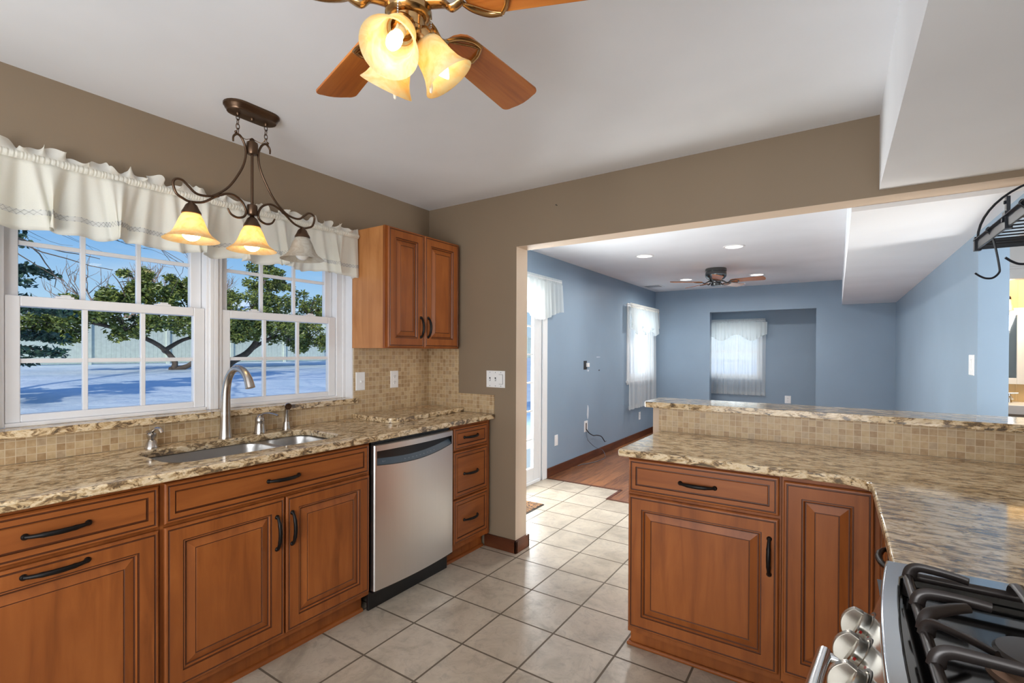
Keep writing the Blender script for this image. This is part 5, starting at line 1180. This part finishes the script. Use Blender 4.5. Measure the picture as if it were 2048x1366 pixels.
# ------------------------------------------------------------------ bathroom glimpsed at the right edge
def bathroom():
    t = thing('vanity_cabinet', (3.9, 4.25, 0), 'taupe bathroom vanity with a white top seen at the right edge', 'vanity')
    MB().box(3.45, 4.75, 4.02, 4.49, 0.08, 0.745).build('body', 'taupecab', t)
    for x in (3.47, 3.79, 4.098, 4.42): 
        d = MB().panel((x, 4.02, 0.12), PX, PZ, NY, 0.30, 0.60, [(0, 0, 0), (0, 0.016, 0), (0.004, 0.018, 0), (0.05, 0.018, 0), (0.055, 0.010, 0)]).build('door', 'taupecab', t)
        MB().ball((x+0.02 if x != 3.79 else x+0.272, 3.99, 0.66), 0.011, 12).build('knob', 'nickel', d, smooth=60)
    MB().box(3.44, 4.76, 3.99, 4.49, 0.745, 0.835).build('top', 'white', t, bevel=0.006)
    t = thing('wall_mirror', (3.75, 4.48, 1.03), 'white framed mirror above the bathroom vanity at the right edge', 'mirror')
    MB().box(3.40, 4.13, 4.478, 4.484, 1.08, 1.75).build('glass', 'mirror', t)
    mb = MB().box(3.33, 3.40, 4.465, 4.493, 1.02, 1.82).box(4.13, 4.20, 4.465, 4.493, 1.02, 1.82).box(3.40, 4.13, 4.465, 4.493, 1.02, 1.085).box(3.40, 4.13, 4.465, 4.493, 1.745, 1.82)
    mb.build('frame', 'white', t, bevel=0.004)
    t = thing('wall_sconce', (4.04, 4.45, 1.8), 'lit bathroom sconce with a small glass shade above the mirror', 'wall lamp')
    MB().box(3.80, 4.06, 4.48, 4.494, 1.96, 2.02).tube(catmull([(4.035, 4.48, 1.99), (4.035, 4.43, 2.0), (4.035, 4.39, 1.97), (4.035, 4.38, 1.94)], 5), 0.007, 8).lathe([(0.012, 1.945), (0.028, 1.93), (0.03, 1.905)], (4.035, 4.38, 0), PZ, 18).build('arm', 'bronze', t, smooth=50)
    s = MB().lathe([(0.026, 1.91), (0.034, 1.88), (0.042, 1.84), (0.047, 1.79), (0.045, 1.79), (0.040, 1.84), (0.032, 1.88)], (4.035, 4.38, 0), PZ, 24).build('glass_shade', 'fanglass', t, smooth=60)
    MB().ball((4.035, 4.38, 1.84), 0.02, 12).build('light_bulb', 'bulb', s, smooth=60)
    t = thing('vanity_faucet', (4.06, 4.40, 0.835), 'chrome bathroom faucet on the white vanity top', 'faucet')
    MB().lathe([(0.022, 0.835), (0.020, 0.85), (0.015, 0.90), (0.013, 0.925)], (4.06, 4.40, 0), PZ, 16, cap1=True).tube(catmull([(4.06, 4.40, 0.88), (4.06, 4.35, 0.895), (4.06, 4.29, 0.875)], 5), 0.010, 10).build('spout', 'rangesteel', t, smooth=50)
    MB().tube([(4.055, 4.40, 0.925), (4.125, 4.385, 0.932)], [0.010, 0.006], 10).build('lever', 'rangesteel', t, smooth=50)
bathroom()

# ------------------------------------------------------------------ garden beyond the window
def gz(x): return 0.30-0.025*x if x > -20 else 0.8
def leaves(mb, c, rad, n, size, rnd, flat=0.8):
    c = Vector(c)
    for _ in range(n):
        while True:
            p = Vector((rnd.uniform(-1, 1), rnd.uniform(-1, 1), rnd.uniform(-1, 1)))
            if p.length < 1: break
        p = p*(0.35+0.65*rnd.random()**0.4)/max(p.length, 0.2)*p.length
        q = c+Vector((p.x*rad, p.y*rad, p.z*rad*flat))
        a = Vector((rnd.gauss(0, 1), rnd.gauss(0, 1), rnd.gauss(0, 0.6))).normalized(); b = a.cross(Vector((rnd.gauss(0, 1), rnd.gauss(0, 1), rnd.gauss(0, 1)))).normalized()
        s = size*rnd.uniform(0.6, 1.3)
        m = q+b.cross(a)*s*0.12
        mb.add([q-a*s*0.5, m-b*s*0.25, q+a*s*0.5, m+b*s*0.25], [(0, 1, 2, 3)])
def branch(mb, p, d, L, r, depth, rnd, tips, up=0.0, spread=0.7, nseg=4, kids=3):
    pts = [Vector(p)]; d = Vector(d).normalized()
    for k in range(nseg):
        d = (d+Vector((rnd.gauss(0, 0.16), rnd.gauss(0, 0.16), rnd.gauss(0, 0.12)+up))).normalized(); pts.append(pts[-1]+d*L/nseg)
    mb.tube(pts, [r*(1-0.5*k/nseg) for k in range(nseg+1)], 5 if depth < 2 else 6, caps=False)
    if depth == 0: tips.append(pts[-1]); return
    if depth <= 2: tips.append(pts[-1])
    for k in range(kids):
        q = pts[max(1, nseg-k//2-rnd.randint(0, 1))]
        nd = (d+Vector((rnd.gauss(0, spread), rnd.gauss(0, spread), rnd.gauss(0, spread*0.6)+up))).normalized()
        branch(mb, q, nd, L*rnd.uniform(0.55, 0.8), r*0.52, depth-1, rnd, tips, up, spread, nseg, kids)
def garden():
    mb = MB()
    xs = [-0.171, -2, -4, -6, -9, -12, -16, -20, -30, -60]
    ys = [-30, -12, -6, -3, 0, 3, 6, 10, 16, 30, 60]
    vs = [(x, y, gz(x)) for x in xs for y in ys]; m = len(ys)
    mb.add(vs, [(i*m+j, i*m+j+1, (i+1)*m+j+1, (i+1)*m+j) for i in range(len(xs)-1) for j in range(m-1)])
    o = struct(mb, 'ground', 'snow', smooth=60)
    # fence
    t = thing('garden_fence', (-20, 8, 0.78), 'tall pale vinyl privacy fence across the back of the snowy yard', 'fence')
    mb = MB(); y = -14.0
    while y < 36:
        for k in range(16): mb.box(-20.02, -20, y+0.15*k+0.004, y+0.15*k+0.146, 0.82, 2.52)
        y += 2.5
    mb.build('boards', 'fence', t)
    mb = MB()
    mb.box(-20.04, -19.97, -14, 36, 2.46, 2.56).box(-20.04, -19.97, -14, 36, 0.86, 0.96); mb.build('rails', 'fence', t)
    for k in range(20): y = -14.05+2.5*k; MB().box(-20.06, -19.94, y-0.06, y+0.06, 0.78, 2.62).box(-20.08, -19.92, y-0.08, y+0.08, 2.62, 2.66).build('post', 'fence', t)
    rnd = random.Random(5)
    # spreading hollies
    def holly(name, base, trunk, blobs, lab, nl, seed):
        rnd = random.Random(seed); base = Vector(base)
        t = thing(name, base, lab, 'tree')
        mb = MB(); tips = []
        for pts, r in trunk:
            P = catmull([base+Vector(q) for q in pts], 4); n = len(P)
            mb.tube(P, [r*(1-0.55*i/n) for i in range(n)], 7)
        for c, rad in blobs:
            c = base+Vector(c)
            for k in range(4):
                d = Vector((rnd.gauss(0, 1), rnd.gauss(0, 1), rnd.gauss(0.1, 0.5))).normalized()
                mb.tube(catmull([c+Vector((0, 0, -rad*0.35)), c+d*rad*0.4, c+d*rad*0.85], 3), [0.024, 0.022, 0.019, 0.016, 0.013, 0.010, 0.007], 4, caps=False)
        mb.build('trunk', 'bark', t, smooth=60)
        mb = MB()
        for c, rad in blobs:
            c = base+Vector(c)
            for k in range(10):
                d = Vector((rnd.gauss(0, 1), rnd.gauss(0, 1), rnd.gauss(0, 0.8))).normalized()*rad*rnd.uniform(0.35, 0.95)
                d.z *= 0.75
                leaves(mb, c+d, rad*0.40, nl, 0.15, rnd)
        mb.build('foliage', 'holly', t)
    holly('holly_tree', (-15.7, 4.36, gz(-15.7)), [([(0, 0, -0.1), (0, 0.15, 0.25), (0, -0.3, 0.8), (0, -1.1, 1.2), (0, -2.0, 1.45)], 0.10), ([(0, 0, 0), (0, 0.55, 0.12), (0, 0.95, 0.55), (0, 1.3, 1.0)], 0.10), ([(0, -0.2, 0.6), (0, 0.4, 1.0), (0, 1.0, 1.15)], 0.08)],
          [((0, -3.3, 1.35), 0.6), ((0, -2.7, 1.45), 0.75), ((0.1, -2.0, 1.75), 0.85), ((0.3, -1.3, 1.55), 0.85), ((0.2, -1.2, 2.35), 0.85), ((0.4, -0.4, 1.65), 0.9), ((0.3, -0.2, 2.35), 0.8), ((0.3, 0.5, 1.75), 0.95), ((0.2, 1.3, 1.6), 0.95), ((0.1, 1.0, 2.35), 0.8), ((0.3, 2.0, 1.5), 0.9), ((0, -0.9, 2.8), 0.55), ((0.2, 0.3, 2.85), 0.5), ((0, 2.6, 1.6), 0.7)],
          'wide low evergreen tree with twisting trunk by the fence, behind the left sash', 120, 3)
    holly('holly_tree', (-16.2, 6.3, gz(-16.2)), [([(0, 0, -0.1), (0, 0.25, 0.2), (0, 0.8, 0.5), (0, 1.2, 1.0), (0, 1.4, 1.8)], 0.16), ([(0, 0.9, 0.6), (0, 1.7, 1.1), (0, 2.4, 1.3)], 0.08)],
          [((0.3, -0.1, 1.35), 0.7), ((0.3, 0.6, 1.55), 0.9), ((0.4, 1.5, 1.55), 1.0), ((0.3, 2.4, 1.35), 0.95), ((0, 1.0, 2.6), 0.95), ((0, 2.0, 2.7), 1.0), ((0, 1.5, 3.5), 0.75), ((0, 1.6, 4.2), 0.4), ((0.2, 3.3, 1.35), 1.0), ((0, 3.4, 2.4), 0.95), ((0.2, 4.3, 1.2), 0.95), ((0, 4.5, 2.3), 0.8), ((0, 3.0, 0.95), 0.5), ((0, 2.3, 3.4), 0.6)],
          'taller full evergreen tree with a pointed top, behind the right sash', 115, 8)
    # spruce at the left edge
    t = thing('spruce_tree', (-8.6, -1.3, gz(-8.6)), 'dark blue-green evergreen with drooping boughs at the left edge of the window', 'tree')
    mb = MB().tube([(-8.6, -1.3, gz(-8.6)-0.1), (-8.6, -1.3, 3.0), (-8.6, -1.3, 5.2)], [0.14, 0.10, 0.03], 8); fol = MB()
    rnd = random.Random(11)
    for k in range(46):
        z = 1.15+3.9*k/46; L = 1.55*(1-0.16*(z-1.15))*rnd.uniform(0.6, 1.05); a = k*2.399
        d = Vector((math.cos(a), math.sin(a), 0)); p = Vector((-8.6, -1.3, z)); pts = [p, p+d*L*0.5+Vector((0, 0, 0.02)), p+d*L+Vector((0, 0, -0.12))]
        mb.tube(pts, [0.03, 0.018, 0.006], 5)
        for j in range(7):
            q = pts[0].lerp(pts[2], 0.25+0.75*j/6); leaves(fol, q+Vector((rnd.gauss(0, 0.06), rnd.gauss(0, 0.06), 0)), 0.22, 60, 0.11, rnd, 0.5)
    mb.build('trunk', 'bark', t, smooth=60); fol.build('foliage', 'spruce', t)
    # bare trees beyond the fence and one close by whose limbs cross the panes
    for (x, y, h, seed, lab, kids, dep) in ((-24, 5.5, 2.6, 21, 'leafless pale tree behind the fence, above the wide holly', 4, 4), (-29, 11.2, 2.8, 4, 'leafless tree behind the fence beside the brick chimney', 4, 4), (-26, 0.2, 2.4, 9, 'leafless tree behind the fence at the left of the window', 4, 4)):
        rnd = random.Random(seed); t = thing('bare_tree', (x, y, gz(x)), lab, 'tree'); mb = MB(); tips = []
        branch(mb, (x, y, gz(x)-0.1), (0, 0, 1), h, 0.14, dep, rnd, tips, 0.12, 0.62, 4, kids)
        mb.build('branches', 'twig', t, smooth=60)
    rnd = random.Random(33); B = Vector((-6.8, -6.4, gz(-6.8)))
    t = thing('bare_tree', B, 'leafless tree whose long limbs reach across the upper left panes', 'tree'); mb = MB(); tips = []
    mb.tube(catmull([B-Vector((0, 0, 0.1)), B+Vector((0, 0.15, 1.6)), B+Vector((-0.1, 0.5, 3.0))], 4), 0.16, 8)
    T = B+Vector((-0.1, 0.5, 2.9))
    for (q, L, s, r) in (((-0.25, 1, 0.02), 3.6, 1, 0.045), ((-0.35, 1, 0.16), 4.0, 2, 0.045), ((0.3, 1, 0.5), 3.4, 5, 0.06), ((0.1, 0.3, 1), 3.4, 6, 0.08), ((-0.5, -0.4, 0.8), 3.2, 7, 0.07), ((0.7, 0.3, 0.6), 3.2, 8, 0.07), ((0.2, -0.8, 0.6), 3.0, 9, 0.07)):
        branch(mb, T, q, L, r*(0.6 if s < 3 else 1), 3, random.Random(40+s), tips, 0.0, 0.42 if s < 3 else 0.34, 5, 3 if s < 3 else 4)
    mb.build('branches', 'bark', t, smooth=60)
    # neighbour house
    X, Y0 = -34, 15.2
    t = thing('neighbor_house', (X, Y0+4, 0.8), 'pale sided house with a snowy roof and brick chimney beyond the fence', 'house')
    mb = MB().box(X-6, X, Y0, Y0+9, 0.6, 3.6); mb.add([(X, Y0, 3.6), (X, Y0+9, 3.6), (X, Y0+2.6, 5.1), (X-6, Y0, 3.6), (X-6, Y0+9, 3.6), (X-6, Y0+2.6, 5.1)], [(0, 1, 2), (3, 5, 4), (0, 3, 4, 1)])
    mb.build('wall', 'siding', t)
    MB().add([(X+0.4, Y0-0.4, 3.5), (X+0.4, Y0+2.6, 5.2), (X-6.4, Y0+2.6, 5.2), (X-6.4, Y0-0.4, 3.5), (X+0.4, Y0+9.5, 3.5), (X-6.4, Y0+9.5, 3.5)], [(0, 1, 2, 3), (1, 4, 5, 2)]).build('roof', 'snow', t, solid=0.15)
    c = MB().box(X+0.1, X+0.8, Y0-0.95, Y0-0.2, 0.7, 5.4).build('chimney', 'brick', t)
    MB().box(X+0.02, X+0.88, Y0-1.03, Y0-0.12, 5.4, 5.55).build('chimney_cap', 'bark', c)
    X, Y0 = -40, 0.5
    t = thing('neighbor_house', (X, Y0+4, 0.8), 'distant low house with a snow covered roof behind the wide holly', 'house')
    MB().box(X-7, X, Y0, Y0+10, 0.6, 3.6).build('wall', 'siding', t)
    MB().add([(X+0.5, Y0-0.5, 3.5), (X+0.5, Y0+10.5, 3.5), (X-3.5, Y0+10.5, 4.9), (X-3.5, Y0-0.5, 4.9), (X-7.5, Y0+10.5, 3.5), (X-7.5, Y0-0.5, 3.5)], [(0, 1, 2, 3), (3, 2, 4, 5)]).build('roof', 'snow', t, solid=0.15)
garden()
